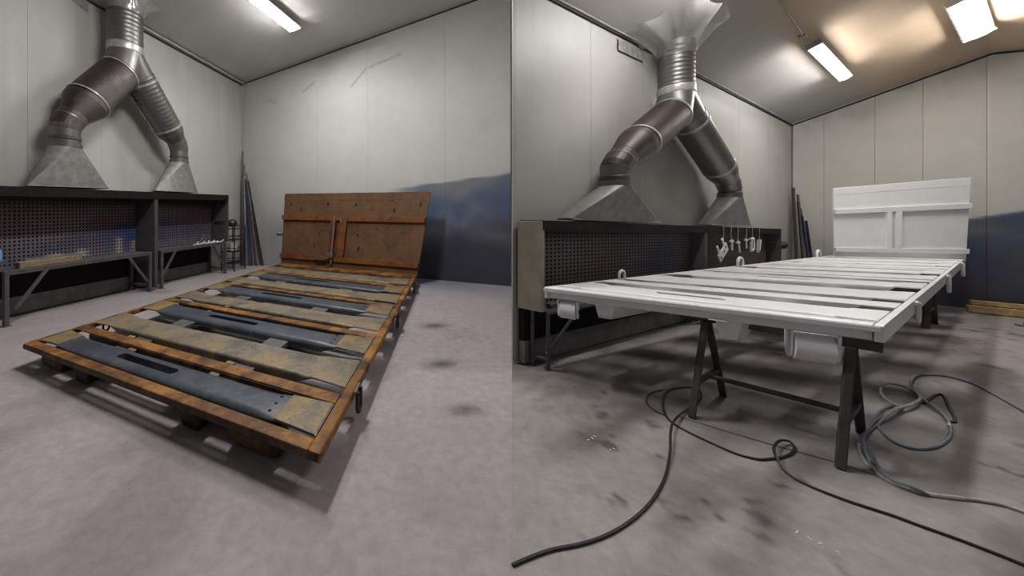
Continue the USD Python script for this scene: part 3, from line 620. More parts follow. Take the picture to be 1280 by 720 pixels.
# ------------------------------------------------------------------ work benches in the booths
def bench(F, s0, s1, kf, kb, zt, label, sz, braces, legs2=True):
    t = thing('work_bench', label, 'bench', F((s0 + s1) / 2, (kf + kb) / 2, 0)); sg = 1 if s1 > s0 else -1
    Ft = lambda a: F(a[:, 0], a[:, 1], a[:, 2] + zt(a[:, 0]))
    mb = MB(); mb.box(Ft, sorted((s0, s1)), sorted((kf, kb)), (-sz * .35, 0), (.004, .004, .004)); part('bench_top', mb, 'bench_steel', t)
    kk = kf + (kb - kf) * .03
    mb = MB(); mb.beam(F(s0, kk, zt(s0) - sz * .75), F(s1, kk, zt(s1) - sz * .75), sz * .4, sz * .9, .003); part('front_rail', mb, 'bench_steel', t)
    sa, sb = s0 + sg * sz * .6, s1 - sg * sz * .6
    for s in (sa, sb):
        for k in (kk, kb):
            mb = MB(); mb.beam(F(s, k, 0.012), F(s, k, zt(s) - sz * .3), sz, sz, .003, DL); mb.beam(F(s, k, 0), F(s, k, .012), sz * 1.7, sz * 1.7, .002, DL); part('leg', mb, 'bench_steel', t)
        mb = MB(); mb.beam(F(s, kk, .14 * zt(s) / .8), F(s, kb, .14 * zt(s) / .8), sz * .7, sz * .7, .003); part('cross_rail', mb, 'bench_steel', t)
    for (s, ds) in braces:
        mb = MB(); mb.beam(F(s, kk, .27 * zt(s)), F(s + ds, kk, zt(s + ds) - sz * .9), sz * .6, sz * .9, .003); part('brace', mb, 'bench_steel', t)
bench(FLk, 6.55, 4.17, .80, .30, zbL, 'long dark steel bench holding timber under the left bay booth', .055, [(6.42, -.40), (4.26, .41)])
bench(FLk, 3.95, 1.84, .80, .30, zbL, 'dark steel bench holding small white hooks in the left bay booth', .055, [(3.92, -.38), (1.92, .4)])
bench(FRk, .08, 3.44, 0.0, .66, zbR, 'dark steel bench behind the white platform in the right bay booth', .036, [(.08, .53), (3.4, -.53)])
bench(FRk, 3.62, 6.36, 0.0, .66, zbR, 'dark steel bench at the far end of the right bay booth', .036, [(3.65, .55), (6.3, -.55)])

# things lying on the benches
t = thing('timber_batten', 'worn timber batten lying on the left bay bench', 'timber', FLk(5.9, .66, zbL(5.9)))
mb = MB(); mb.beam(FLk(6.33, .68, zbL(6.33) + .05), FLk(5.42, .62, zbL(5.42) + .05), .10, .10, .008); part('batten', mb, 'timber_worn', t)
t = thing('timber_lath', 'thin grey lath lying on top of the worn batten', 'timber', FLk(5.7, .62, zbL(5.7) + .10))
mb = MB(); mb.beam(FLk(6.2, .60, zbL(6.2) + .112), FLk(5.33, .60, zbL(5.33) + .112), .06, .022, .004); part('lath', mb, 'rod_grey', t)
for k in range(9):
    r = random.Random(40 + k); s = 2.05 + .085 * k + r.uniform(-.03, .03); kk = .66 + r.uniform(-.07, .07); z = zbL(s) + .012
    t = thing('metal_hook', 'small white metal hook lying in the pile on the left bay bench', 'hook', FLk(s, kk, z), 'white hooks piled on the bench')
    a = r.uniform(-.7, .7); d = V(math.cos(a + 1.4), math.sin(a + 1.4), 0); o = FLk(s, kk, z)
    pts = [o - d * .14, o, o + d * .10 + V(0, 0, .02), o + d * .14 + V(0, 0, .06 if k % 2 == 0 else .02)]
    mb = MB(); mb.tube(spline(pts, .03), .014, 6); part('rod_hook', mb, 'white_paint_parts', t)
t = thing('hook_stand', 'upright white wire hooks standing behind the hook pile', 'hook', FLk(2.5, .6, zbL(2.5)))
for ds, h in ((0, .24), (.07, .16), (-.08, .13)):
    mb = MB(); b = FLk(2.5 + ds, .6, zbL(2.5 + ds)); mb.tube(spline([b, b + V(.01, 0, h * .6), b + V(.02, 0, h), b + V(.06, -.01, h * .9)], .03), .010, 6); part('hook_rod', mb, 'rod_grey', t)
t = thing('blue_can', 'pale blue plastic can beside the left bay booth at the frame edge', 'can', FLk(6.78, .86, .97))
c = FLk(6.70, .88, .0)
mb = MB(); mb.tube([c + V(0, 0, .965), c + V(0, 0, .975), c + V(0, 0, 1.09), c + V(0, 0, 1.11)], [.075, .08, .08, .07], 20); part('can_body', mb, 'blue_plastic', t)
mb = MB(); mb.tube([c + V(0, 0, 1.11), c + V(0, 0, 1.125)], [.078, .076], 20); part('lid', mb, 'blue_plastic', t)
t = thing('can_shelf', 'small dark shelf bracket under the blue can', 'shelf', c)
mb = MB(); mb.beam(FLk(6.88, .88, .955), FLk(6.60, .88, .955), .2, .02, .003); part('shelf_board', mb, 'booth_side', t); mb = MB(); mb.beam(FLk(6.74, .83, .945), FLk(6.74, .83, .0), .03, .03, .003); part('shelf_post', mb, 'booth_side', t)
t = thing('steel_offcut', 'small dark steel offcut on the bench left of the painted roller', 'steel', FRk(.30, .35, zbR(.3)))
mb = MB(); mb.beam(FRk(.22, .3, zbR(.3) + .025), FRk(.40, .3, zbR(.3) + .025), .06, .05, .004); part('offcut_body', mb, 'bench_steel', t)

# wire basket stand at the end of the left bay booth
t = thing('basket_stand', 'dark wire basket stand beside the booth end in the left bay', 'stand', FLk(1.35, .6, 0))
S0, S1, K0, K1, ZT = 1.55, 1.05, .42, .85, 1.30
for s in (S0, S1):
    for k in (K0, K1): mb = MB(); mb.tube([FLk(s, k, 0), FLk(s, k, ZT)], .018, 8); part('upright', mb, 'wire_dark', t)
for z in (.28, .62, .96, 1.28):
    mb = MB()
    for a, b in (((S0, K0), (S1, K0)), ((S0, K1), (S1, K1)), ((S0, K0), (S0, K1)), ((S1, K0), (S1, K1))):
        for dz in (0, .1): mb.tube([FLk(*a, z + dz - .06), FLk(*b, z + dz - .06)], .010, 6)
    for q in np.linspace(.1, .9, 7): mb.tube([FLk(lerp(S0, S1, q), K0, z - .06), FLk(lerp(S0, S1, q), K1, z - .06), FLk(lerp(S0, S1, q), K1, z + .04)], .006, 5)
    part('wire_basket', mb, 'wire_dark', t)
t = thing('white_tub', 'white plastic tub inside the wire basket stand', 'tub', FLk(1.3, .63, .57))
mb = MB(); c = FLk(1.3, .63, 0); mb.tube([c + V(0, 0, .575), c + V(0, 0, .585), c + V(0, 0, .78)], [.10, .11, .125], 16); part('tub_body', mb, 'white_paint_parts', t)
mb = MB(); mb.tube([c + V(0, 0, .78), c + V(0, 0, .80)], [.132, .132], 16); part('tub_rim', mb, 'white_paint_parts', t)
def pot(c, s, lab, arm=None):
    t = thing('dark_pot', lab, 'pot', c)
    mb = MB(); mb.tube([c, c + V(0, 0, .02 * s), c + V(0, 0, .10 * s), c + V(0, 0, .16 * s), c + V(0, 0, .19 * s)], [.08 * s, .11 * s, .13 * s, .10 * s, .04 * s], 16); part('pot_body', mb, 'dark_pot', t)
    mb = MB(); mb.tube(spline([c + V(-.1 * s, 0, .12 * s), c + V(-.17 * s, .02, .17 * s), c + V(-.2 * s, .02, .1 * s)], .02), .02 * s, 8); part('pot_handle', mb, 'dark_pot', t)
    if arm is not None: mb = MB(); mb.beam(arm, c - V(0, 0, .012), .03, .02, .002); part('bracket_arm', mb, 'booth_side', t)
pot(FLk(1.35, .62, 1.285), 1.15, 'dark round pot on top of the wire basket stand')
pot(RB(6.62, .2, .985), .72, 'dark round pot on a bracket at the far end of the right bay booth', RB(6.40, .3, .97))
t = thing('small_ledge', 'short metal ledge inside the end panel of the left bay booth', 'ledge', FLk(1.80, .6, 1.50)); mb = MB(); mb.beam(FLk(1.86, .45, 1.50), FLk(1.86, .75, 1.50), .08, .02, .003); part('ledge_plate', mb, 'bench_steel', t)
t = thing('small_ledge', 'short metal ledge inside the end panel of the right bay booth', 'ledge', RB(6.3, .5, 1.10)); mb = MB(); mb.beam(RB(6.33, .2, 1.10), RB(6.33, .7, 1.10), .07, .014, .003); part('ledge_plate', mb, 'bench_steel', t)

# ------------------------------------------------------------------ steel bars leaning in the corners
def bar(p, q, w, m, label, group):
    t = thing('steel_bar', label, 'bar', p, group)
    d = (q - p) / np.linalg.norm(q - p); x = np.cross(d, V(0, 0, 1)); x /= np.linalg.norm(x); y = np.cross(x, d)
    mb = MB()                                                # angle iron: two legs
    L = np.linalg.norm(q - p); fr = lambda a: p + a[:, :1] * d + a[:, 1:2] * x + a[:, 2:] * y
    mb.box(fr, (0, L), (-w / 2, w / 2), (0, w * .14), (.002, .002, .002)); mb.box(fr, (0, L), (-w / 2, -w / 2 + w * .14), (0, w), (.002, .002, .002))
    part('angle_profile', mb, m, t)
place = ['leftmost', 'second from the left', 'third from the left', 'fourth from the left', 'fifth from the left', 'sixth from the left', 'seventh from the left', 'eighth from the left', 'ninth from the left', 'rightmost']
colw = {'rod_dark': 'dark grey', 'rod_blue': 'bluish', 'rod_grey': 'pale grey', 'rod_brown': 'brownish'}
listL = [(-4.66, 10.98, -4.70, 11.2, 2.75, 'rod_dark'), (-4.55, 10.86, -4.66, 11.2, 3.72, 'rod_dark'), (-4.47, 10.78, -4.62, 11.15, 3.3, 'rod_dark'), (-4.40, 10.80, -4.58, 11.12, 2.9, 'rod_grey'), (-4.32, 10.80, -4.56, 11.12, 2.6, 'rod_blue'),
         (-4.24, 10.88, -4.52, 11.1, 2.8, 'rod_blue'), (-4.16, 10.90, -4.50, 11.1, 2.4, 'rod_brown'), (-4.10, 10.93, -4.5, 11.1, 3.0, 'rod_grey'), (-4.03, 10.97, -4.46, 11.1, 2.3, 'rod_brown'), (-3.90, 10.88, -4.44, 11.08, 2.75, 'rod_dark')]
for k, (x, y, tx, ty, tz, m) in enumerate(listL):
    ly = -.075 * (k % 2); bar(V(x, y + ly, 0), V(tx, ty - .05 + ly, tz), .066, m, f'{colw[m]} steel bar leaning in the left bay corner, {place[k]}', 'steel bars leaning in the left bay corner')
listR = [(8.50, 6.90, 8.66, 7.12, 2.2, 'rod_dark'), (8.54, 6.85, 8.68, 7.1, 1.9, 'rod_dark'), (8.60, 6.83, 8.70, 7.08, 2.05, 'rod_grey'), (8.64, 6.80, 8.70, 7.06, 1.6, 'rod_blue'), (8.70, 6.82, 8.72, 7.06, 1.75, 'rod_brown'), (8.76, 6.86, 8.74, 7.04, 1.5, 'rod_dark')]
pr = place[:5] + ['rightmost']
for k, (x, y, tx, ty, tz, m) in enumerate(listR):
    ly = -.045 * (k % 2); bar(V(x, y + ly, 0), V(tx + .004 * (k - 3), ty - .02 + ly, tz), .046, m, f'{colw[m]} steel bar leaning in the right bay corner, {pr[k]}', 'steel bars leaning in the right bay corner')

# ------------------------------------------------------------------ the flat platforms
def link(c, up, side, h, w, r):
    # U-shaped lifting eye / stadium ring standing from c along up
    up, side = np.asarray(up, float), np.asarray(side, float); pts = [c - side * w / 2, c - side * w / 2 + up * (h - w / 2)]
    pts += [c + up * (h - w / 2) + w / 2 * (math.cos(a) * side + math.sin(a) * up) for a in np.linspace(np.pi, 0, 9)[1:-1]]
    pts += [c + side * w / 2 + up * (h - w / 2), c + side * w / 2]
    return pts
class Deck:
    def __init__(s, q, thick, bar): s.bar = bar; s.q = [np.asarray(p, float) for p in q]; s.th = thick; s.W = np.linalg.norm(s.q[1] - s.q[0]); s.L = np.linalg.norm(s.q[2] - s.q[1]); s.zt = s.q[0][2]
    def __call__(s, a):
        a = np.atleast_2d(a); u, v, z = a[:, :1], a[:, 1:2], a[:, 2:]
        return (1 - u) * (1 - v) * s.q[0] + u * (1 - v) * s.q[1] + u * v * s.q[2] + (1 - u) * v * s.q[3] + z * V(0, 0, 1)
    def p(s, u, v, z=0.0): return s(V(u, v, z)[None])[0]
def edges(u, L, R, flare, u0=.015, u1=.977):     # front and rear edge of a bar at u, flaring into wider end plates
    e = 1 - np.clip(np.minimum((u - u0) / .11, (u1 - u) / .11), 0, 1)
    return lerp(L[0], R[0], u) - flare[0] * e, lerp(L[1], R[1], u) + flare[1] * e
def crossbar(D, u0, u1, L, R, depth, rv, slot=None, taper=.14, flare=(0, 0)):
    us = [u0, u0 + .01, u0 + .05, u0 + .085, u0 + .12, u0 + taper, .3, .5, .7, u1 - taper, u1 - .12, u1 - .085, u1 - .05, u1 - .01, u1]
    rings = []
    for u in us:
        t = (u - u0) / (u1 - u0); va, vb = edges(u, L, R, flare, u0, u1)
        e = min(max(min(u - u0, u1 - u) - .085, 0) / (taper - .085), 1.0); d = .012 + (depth - .012) * e
        r = min(rv, (vb - va) * .3 * D.L); rr = r / D.L; dz = min(r, d * .5)
        prof = [(va, -d), (va, -dz), (va + rr * .08, -dz * .6), (va + rr * .3, -dz * .25), (va + rr * .6, -dz * .07), (va + rr, 0), (vb - rr, 0), (vb - rr * .3, -dz * .25), (vb, -dz), (vb, -d)]
        rings.append(D(np.array([(u, v, z) for v, z in prof])))
    v, f = loft(rings)
    if slot:
        m = to_manifold(v, f); cut = capsule_cut(D.p(slot[0], slot[2]), D.p(slot[1], slot[2]), slot[3], D.zt - depth * 1.5, D.zt + .05)
        r = m - cut
        if r.num_tri() > 20: v, f = from_manifold(r)
    return v, f
def platform(D, lab, bars, mats, S, board, painted):
    t = thing('flatbed_platform', lab, 'platform', D.p(.5, .5, -D.zt)); th = D.th; W, L = D.W, D.L
    def bx(name, a, b, c, m, ch=(.002, .002, .006), par=t, label=None): mb = MB(); mb.box(D, a, b, c, ch); return part(name, mb, m, par, label=label)
    bx('side_rail', (0, .014), (0, 1), (-th, 0), mats['rail']); bx('side_rail', (1 - .022, 1), (0, 1), (-th, 0), mats['rail'])
    fr = bx('front_rail', (.0142, .9778), (0, .0165), (-th * S['fh'], 0), mats['rail'])
    bx('front_lip', (.0, .995), (-.0016, -.0001), (-th * S['fh'] * .98, -th * S['fh'] * .16), mats['under'], par=fr)  # on the rusty deck its dark colour stands in for front shade
    bx('front_sill', (.016, .976), (.004, .016), (-th * .98, -th * S['fh'] - .001), mats['under'], par=fr)
    bx('rear_rail', (0.014, .978), (S['rear'], 1), (-th * .8, 0), mats['rail'])
    for u in S['sills']: bx('long_sill', (u - .035, u + .035), (.03, .98), (-D.bar * 1.05, -D.bar * .5), mats['sill'])
    for k, (Lf, Rt, typ) in enumerate(bars):
        flare = S['flare'] if typ != 'B' else (0, 0)
        if typ == 'A' and k == 0: flare = (.004, flare[1] * .6)
        depth = D.bar * (.95 if typ != 'B' else .9)
        slot = (.36, .56, (Lf[0] + Lf[1] + Rt[0] + Rt[1]) / 4 + S['slot_shift'], S['slot_r']) if typ == 'A' and k in S['slots'] else None
        b = part('crossbar', crossbar(D, .015, .977, Lf, Rt, depth, {'A': 1, 'B': .12, 'C': .4}[typ] * S['round'], slot, flare=flare), mats[typ], t, smooth=35, label=None if painted else {'A': 'bluish steel crossbar with rounded edge', 'B': 'narrow rusty orange crossbar', 'C': 'flat tan steel crossbar'}[typ])
        if typ == 'B' and not painted:
            def webf(a, Lf=Lf, Rt=Rt): return D(np.stack([a[:, 0], lerp(Lf[0], Rt[0], a[:, 0]) + a[:, 1], a[:, 2]], 1))
            mb = MB(); mb.box(webf, (.10, .89), (-.0012, .0004), (-depth * 1.02, -.014), (.004, 0, .004)); part('web_shade', mb, mats['under'], b, label='dark strip for the shade on the front of the narrow crossbar')  # dark strip puts the shade of the bar front into its colour
        if typ != 'B':
            for ua, ub in ((.018, .105), (.885, .974)):
                wl, wr = (0, 1) if ua < .5 else (1, 0); g = 0
                va, vb = lerp(Lf[0], Rt[0], (ua + ub) / 2), lerp(Lf[1], Rt[1], (ua + ub) / 2)
                def tabf(a, Lf=Lf, Rt=Rt, flare=flare):
                    va, vb = edges(a[:, 0], Lf, Rt, flare); va, vb = va + .0008, vb - .0008
                    vv = va + a[:, 1] * (vb - va)
                    return D(np.stack([a[:, 0], vv, a[:, 2]], 1))
                mb = MB(); mb.box(tabf, (ua, ub), (.0, 1), (-.006, .003), (.002, .01, .002)); part('end_plate', mb, mats['tab'] if typ == 'A' else mats['tabC'], b)
        if typ == 'A' and not painted:
            mb = MB()
            for q in (.2, .5, .8): p = D.p(.865, lerp(lerp(Lf[0], Rt[0], .86), lerp(Lf[1], Rt[1], .86), q)); mb.tube([p + V(0, 0, .0), p + V(0, 0, .0035)], .012, 10)
            part('bolt_holes', mb, 'black_void', b, kind='stuff')
    for (u, v, w) in S['blocks']: bx('spacer_block', (u - w / W, u + w / W), (v - .004, v + .004), (-th * .55, -th * .12), mats['tab'])
    # rollers and pockets under the front
    for (u0, u1, v, r, z, br) in S['rollers']:
        a, b = D.p(u0, v, z - D.zt), D.p(u1, v, z - D.zt); ax = (b - a) / np.linalg.norm(b - a)
        rl = part('roller', MB().tube([a, a + ax * .004, b - ax * .004, b], [r * .94, r, r, r * .94], 28), mats['roller'], t)
        if not painted: part('roller_face', MB().tube([b + ax * .001, b + ax * .006], [r * .97, r * .97], 24), 'trestle_steel', rl, label='dark end face of the roller')
        part('roller_hub', MB().tube([b, b + ax * .012, b + ax * .02], [r * .3, r * .3, r * .22], 16), mats['hub'], rl)
        fw = np.cross(V(0, 0, 1), ax)
        for q, wd in ((a - ax * .016, .012), (b + ax * .004, .016 if br else .0)):
            if wd == 0: continue
            o = [q + fw * r * .72 * c + V(0, 0, z2) + ax * x for x in (0, wd) for (c, z2) in ((-1, D.zt - z - th), (1, D.zt - z - th))]
            o += [q + ax * x + .62 * r * (math.cos(g) * fw + math.sin(g) * V(0, 0, 1)) - V(0, 0, r * .25) for x in (0, wd) for g in np.linspace(np.pi, 2 * np.pi, 12)]
            part('roller_bracket', MB().hull(o), mats['pocket'], t, smooth=40)
        if br: q = b + ax * .0205 - V(0, 0, r * .1); part('axle_hole', MB().tube([q, q + ax * .002], [r * .3, r * .3], 16), 'black_void', rl)
    for (u0, u1, v0, v1, dp) in S['pockets']:
        m0 = (u1 - u0) * .22; rd = []
        for z, ins in ((-th * .9, 0.0), (-th - dp * .55, .55), (-th - dp, 1.0)):
            ring = []
            ua, ub = u0 + m0 * ins, u1 - m0 * ins; va, vb = v0, v1 - (v1 - v0) * .3 * ins; rc = .12
            du, dv = (ub - ua) * rc, min((vb - va) * .2, (ub - ua) * rc * W / L) * .5
            for (cu, cv, s0) in ((ua + du, va + dv, 180), (ub - du, va + dv, 270), (ub - du, vb - dv, 0), (ua + du, vb - dv, 90)):
                for g in (0, 30, 60, 90): ring.append((cu + du * math.cos(math.radians(s0 + g)), cv + dv * math.sin(math.radians(s0 + g)), z))
            rd.append(D(np.array(ring)))
        pk = part('fork_pocket', loft(rd), mats['pocket'], t, smooth=50)
        bx('pocket_lip', (u0 - .004, u0 + (u1 - u0) * .62), (v0 - .012, v0 + .004), (-th * .98, -th * .9), mats['pocket'], par=pk)
    # lifting eyes
    for (u, v, up, h, w, r, off) in S['eyes']:
        side = (D.p(u, min(v + .02, 1)) - D.p(u, v)); side /= np.linalg.norm(side); out = (D.p(1, v) - D.p(0, v)); out /= np.linalg.norm(out)
        c = D.p(u, v) + out * off + V(0, 0, 0 if up > 0 else -th * .25)
        e = part('lifting_eye', MB().tube(spline(link(c - V(0, 0, .01 * up), V(0, 0, up) if up > 0 else V(0, 0, -1), side, h, w, r), .012), r, 10), mats['eye'], t)
        if up < 0: mb = MB(); mb.beam(c - side * w * .8 - out * off * .6 + V(0, 0, .006), c + side * w * .8 - out * off * .6 + V(0, 0, .006), .02, .03, .004); part('eye_tab', mb, mats['tab'] if not painted else mats['eye'], e)
    # upright end board
    BLb, BRb, TRb, TLb = [np.asarray(p, float) for p in board]
    w_ = BRb - BLb; n_ = np.cross(w_, TLb - BLb); n_ /= np.linalg.norm(n_); n_ = n_ if n_[1] < 0 else -n_
    def HB(a): u, v = a[:, :1], a[:, 1:2]; return (1 - u) * (1 - v) * BLb + u * (1 - v) * BRb + u * v * TRb + (1 - u) * v * TLb + a[:, 2:] * n_
    def hb(name, a, b, c, m, par, ch=.003, label=None): mb = MB(); mb.box(HB, a, b, c, (.001, .003, ch)); return part(name, mb, m, par, label=label)
    k = S['bk']
    h = hb('end_board', (0, 1), (0, 1), (-.03 * k, 0), mats['plate'], t, label='upright end board at the far end of the platform')
    hb('board_rail', (-.004, .997), (.63, .695), (0, .055 * k), mats['brail'], h); hb('board_rail', (-.004, .997), (.095, .155), (0, .055 * k), mats['brail'], h)
    hb('board_post', (.395, .432), (.155, .63), (0, .055 * k), mats['bpost'], h); hb('board_post', (.462, .508), (.155, .63), (0, .055 * k), mats['brail'], h)
    hb('post_web', (.432, .462), (.155, .63), (0, .006 * k), mats['bpost'], h)
    hb('board_seam', (.02, .99), (.905, .913), (0, .004 * k), mats['plate'], h)
    if not painted:
        for (a, b) in ((.35, .84), (.55, .84), (.06, .84), (.95, .84), (.30, .44), (.585, .44), (.27, .28), (.60, .28), (.80, .77), (.14, .77)):
            hb('stud', (a, a + .008), (b, b + .035), (0, .03), mats['bpost'], h)
        p0, p1 = HB(V(.425, .70, .075)[None])[0], HB(V(.425, .16, .075)[None])[0]
        part('latch_rod', MB().tube([p0, p1], .022, 10), 'chrome', h, label='bright steel latch rod'); 
        p0, p1 = HB(V(.472, .69, .07)[None])[0], HB(V(.472, .60, .07)[None])[0]; part('latch_rod', MB().tube([p0, p1], .018, 10), 'chrome', h)
        q = HB(V(.42, .13, .10)[None])[0]
        mb = MB(); mb.beam(q + V(-.10, .05, .10), q + V(.10, -.05, .10), .08, .12, .01); part('latch_block', mb, 'chrome', h)
        mb = MB(); mb.tube(spline([q + V(.02, 0, .04), q + V(-.12, .06, 0), q + V(-.30, .15, -.03), q + V(-.44, .22, .02), q + V(-.30, .13, .05)], .03), .022, 8); part('latch_lever', mb, 'chrome', h)
        mb = MB(); mb.tube([q + V(.05, 0, 0), q + V(.03, 0, -.12)], .03, 10); part('latch_pin', mb, 'chrome', h)
        p0 = HB(V(-.05, .42, -.02)[None])[0]; p1 = HB(V(.0, .42, -.02)[None])[0]
        part('hinge_pin', MB().tube([p0, lerp(p0, p1, .5), p1], .055, 14), 'chrome', h, label='bright pin sticking out of the board edge')
    return t
DLk = Deck([(-3.825, 3.566, .25), (-.364, 1.909, .25), (.758, 7.767, .25), (-2.942, 9.692, .25)], .066, .095)
bl = lambda a, b: ((a, b), (a, b))
barsL = [((.024, .066), (.024, .075), 'A'), ((.080, .102), (.081, .103), 'B'), ((.122, .180), (.124, .194), 'C'),
         ((.232, .292), (.234, .292), 'A'), ((.303, .326), (.302, .324), 'B'), ((.344, .402), (.344, .410), 'C'),
         ((.456, .518), (.452, .515), 'A'), ((.526, .549), (.523, .546), 'B'), ((.568, .632), (.566, .638), 'C'),
         ((.684, .754), (.674, .742), 'A'), ((.764, .788), (.752, .776), 'B'), ((.802, .885), (.798, .888), 'C')]
matsL = dict(rail='rust_orange', under='rust_dark', sill='steel_grey', A='steel_blue', B='rust_orange', C='steel_tan', tab='steel_end', tabC='steel_tan', roller='rust_dark', hub='chrome', pocket='rust_dark', eye='wire_dark', plate='rust_plate', brail='rust_rail', bpost='rust_post')
SL = dict(fh=.85, rear=.935, sills=(.285, .69), slots=(0, 3, 6, 9), slot_shift=0.0, slot_r=.045, round=.07, flare=(.004, .010),
          blocks=[(.34, .072, .055), (.66, .072, .055), (.25, .108, .05), (.66, .11, .055), (.30, .29, .04), (.33, .338, .05)],
          rollers=[(.075, .155, .026, .098, .099, False), (.80, .895, .026, .098, .099, False)],
          pockets=[(.225, .315, .012, .12, .165), (.640, .725, .012, .12, .165)],
          eyes=[(1, .126, -1, .17, .09, .016, .03), (1, .469, -1, .19, .09, .016, .03), (1, .856, -1, .22, .11, .018, .03), (.03, .135, -1, .12, .08, .012, .02), (.03, .43, -1, .13, .09, .013, .02)], bk=1.0)
platform(DLk, 'rusty steel flatbed platform with upright end board low on the floor', barsL, matsL, SL,
         [(-2.99, 9.75, .20), (.77, 7.80, .20), (1.083, 7.80, 2.165), (-2.90, 9.84, 2.25)], False)
DRk = Deck([(1.582, 3.322, .9), (3.187, 2.138, .9), (9.405, 5.444, .9), (8.0, 6.0, .9)], .112, .105)
barsR = [((.026, .085), (.026, .088), 'A'), ((.113, .147), (.122, .162), 'B'), ((.174, .246), (.194, .272), 'C'),
         ((.297, .37), (.336, .395), 'A'), ((.395, .42), (.425, .452), 'B'), ((.436, .492), (.468, .530), 'C'),
         ((.533, .59), (.577, .633), 'A'), ((.607, .630), (.648, .673), 'B'), ((.646, .698), (.688, .732), 'C'),
         ((.728, .785), (.768, .825), 'A'), ((.797, .82), (.84, .862), 'B'), ((.831, .893), (.873, .932), 'C')]
wp = 'white_paint'
matsR = dict(rail=wp, under=wp, sill=wp, A=wp, B=wp, C=wp, tab=wp, tabC=wp, roller=wp, hub=wp, pocket=wp, eye=wp, plate=wp, brail=wp, bpost=wp)
SRk = dict(fh=.42, rear=.958, sills=(.285, .69), slots=(0, 3), slot_shift=0.0, slot_r=.032, round=.03, flare=(.003, .006), blocks=[(.61, .276, .05), (.30, .262, .05)],
           rollers=[(.045, .115, .012, .085, .69, True), (.790, .885, .016, .10, .67, True)],
           pockets=[(.185, .272, .012, .17, .13), (.595, .675, .010, .052, .14)],
           eyes=[(0.01, .165, 1, .10, .09, .015, .0), (0.01, .535, 1, .12, .12, .019, .0), (0.01, .91, 1, .12, .13, .02, .0), (1, .195, -1, .155, .06, .012, .016), (1, .575, -1, .19, .10, .015, .018), (1, .90, -1, .19, .11, .017, .018)], bk=.75)
platform(DRk, 'freshly painted white flatbed platform with end board resting on trestles', barsR, matsR, SRk,
         [(7.85, 5.86, .86), (9.405, 5.43, .86), (9.472, 5.42, 2.225), (7.85, 5.87, 2.085)], True)

# ------------------------------------------------------------------ trestles under the white platform
def trestle(a0, a1, b0, b1, top_a, top_b, ov, label, r=.0225):
    # a0/a1: front and rear foot of one end, b0/b1 of the other; top_a/top_b: apex of each end
    t = thing('trestle', label, 'trestle', (np.asarray(a0) + b1) / 2)
    a0, a1, b0, b1, ta, tb = [np.asarray(x, float) for x in (a0, a1, b0, b1, top_a, top_b)]
    d = (tb - ta) / np.linalg.norm(tb - ta)
    mb = MB(); mb.beam(ta - d * ov[0] + V(0, 0, .035), tb + d * ov[1] + V(0, 0, .035), .06, .07, .004); part('top_beam', mb, 'trestle_steel', t)
    for f_, tp, sg in ((a0, ta, -1), (a1, ta, 1), (b0, tb, -1), (b1, tb, 1)):
        dd = f_ - tp; hz = V(dd[0], dd[1], 0); hz /= np.linalg.norm(hz)
        mb = MB(); mb.beam(f_, tp + hz * .03, r * 2, r * 2, .005, d); part('leg', mb, 'trestle_steel', t)
    for f0, f1, tp in ((a0, a1, ta), (b0, b1, tb)): mb = MB(); mb.beam(lerp(f0, tp, .36), lerp(f1, tp, .36), r * 1.5, r * 1.7, .003); part('end_rung', mb, 'trestle_steel', t)
    mb = MB(); mb.tube([lerp(lerp(a0, a1, .5), ta, .36), lerp(lerp(b0, b1, .5), tb, .36)], r * .85, 12); part('stretcher', mb, 'trestle_steel', t)
trestle((2.435, 2.66, 0), (3.02, 2.99, 0), (2.885, 2.125, 0), (3.52, 2.48, 0), (2.715, 2.83, .715), (3.20, 2.30, .705), (.16, .12), 'dark steel trestle under the front of the white platform')
trestle((7.15, 5.35, 0), (7.60, 5.58, 0), (7.72, 4.79, 0), (8.15, 4.98, 0), (7.38, 5.46, .71), (7.93, 4.88, .71), (.1, .1), 'dark steel trestle under the far end of the white platform', .03)

# ------------------------------------------------------------------ painted parts hanging from the right bay booth
def hang(s, dz, zo, name, label, build):
    k = -.07; top = RB(s, k, float(ztR(s)) + .005); t = thing(name, label, 'part', top + V(0, 0, -dz), 'small painted parts hanging on wires')
    c = top + V(0, 0, -dz); part('wire_hanger', MB().tube(spline([RB(s, -.02, float(ztR(s)) + .004), top, top + DR * zo * .5 - V(0, 0, dz * .5), c + DR * 0], .03), .006, 6), 'string_wire', t); build(t, c)
UP = V(0, 0, 1)
def rodpart(dx, L, r=.014, head=True):
    def b(t, c):
        e = c + DR * dx - UP * L; part('shank', MB().tube([c, e], r, 8), 'white_paint_parts', t)
        if head: mb = MB(); mb.beam(c - DR * .045 - UP * .03, c + DR * .045 - UP * .03, .03, .03, .004); part('cross_pin', mb, 'white_paint_parts', t)
    return b
def platepart(t, c):
    ca, sa = math.cos(.6), math.sin(.6); X = DR * ca + UP * sa; Z = -DR * sa + UP * ca; N = np.cross(X, Z)
    o = c - UP * .20 - DR * .02; fr = lambda a: o + a[:, :1] * X + a[:, 1:2] * Z + a[:, 2:] * N
    mb = MB(); mb.box(fr, (-.17, .17), (-.07, .07), (-.008, .008), .004); mb2 = part('plate', mb, 'white_paint_parts', t)
    for x in (-.11, .09): mb = MB(); mb.box(fr, (x - .025, x + .025), (.06, .20), (-.008, .008), .004); part('prong', mb, 'white_paint_parts', t)
    mb = MB()
    for x, y in ((-.11, -.02), (.03, 0), (.1, .03)): p = o + X * x + Z * y; mb.tube([p - N * .01, p + N * .0095], .018, 10)
    part('bolt_hole', mb, 'black_void', t, kind='stuff')
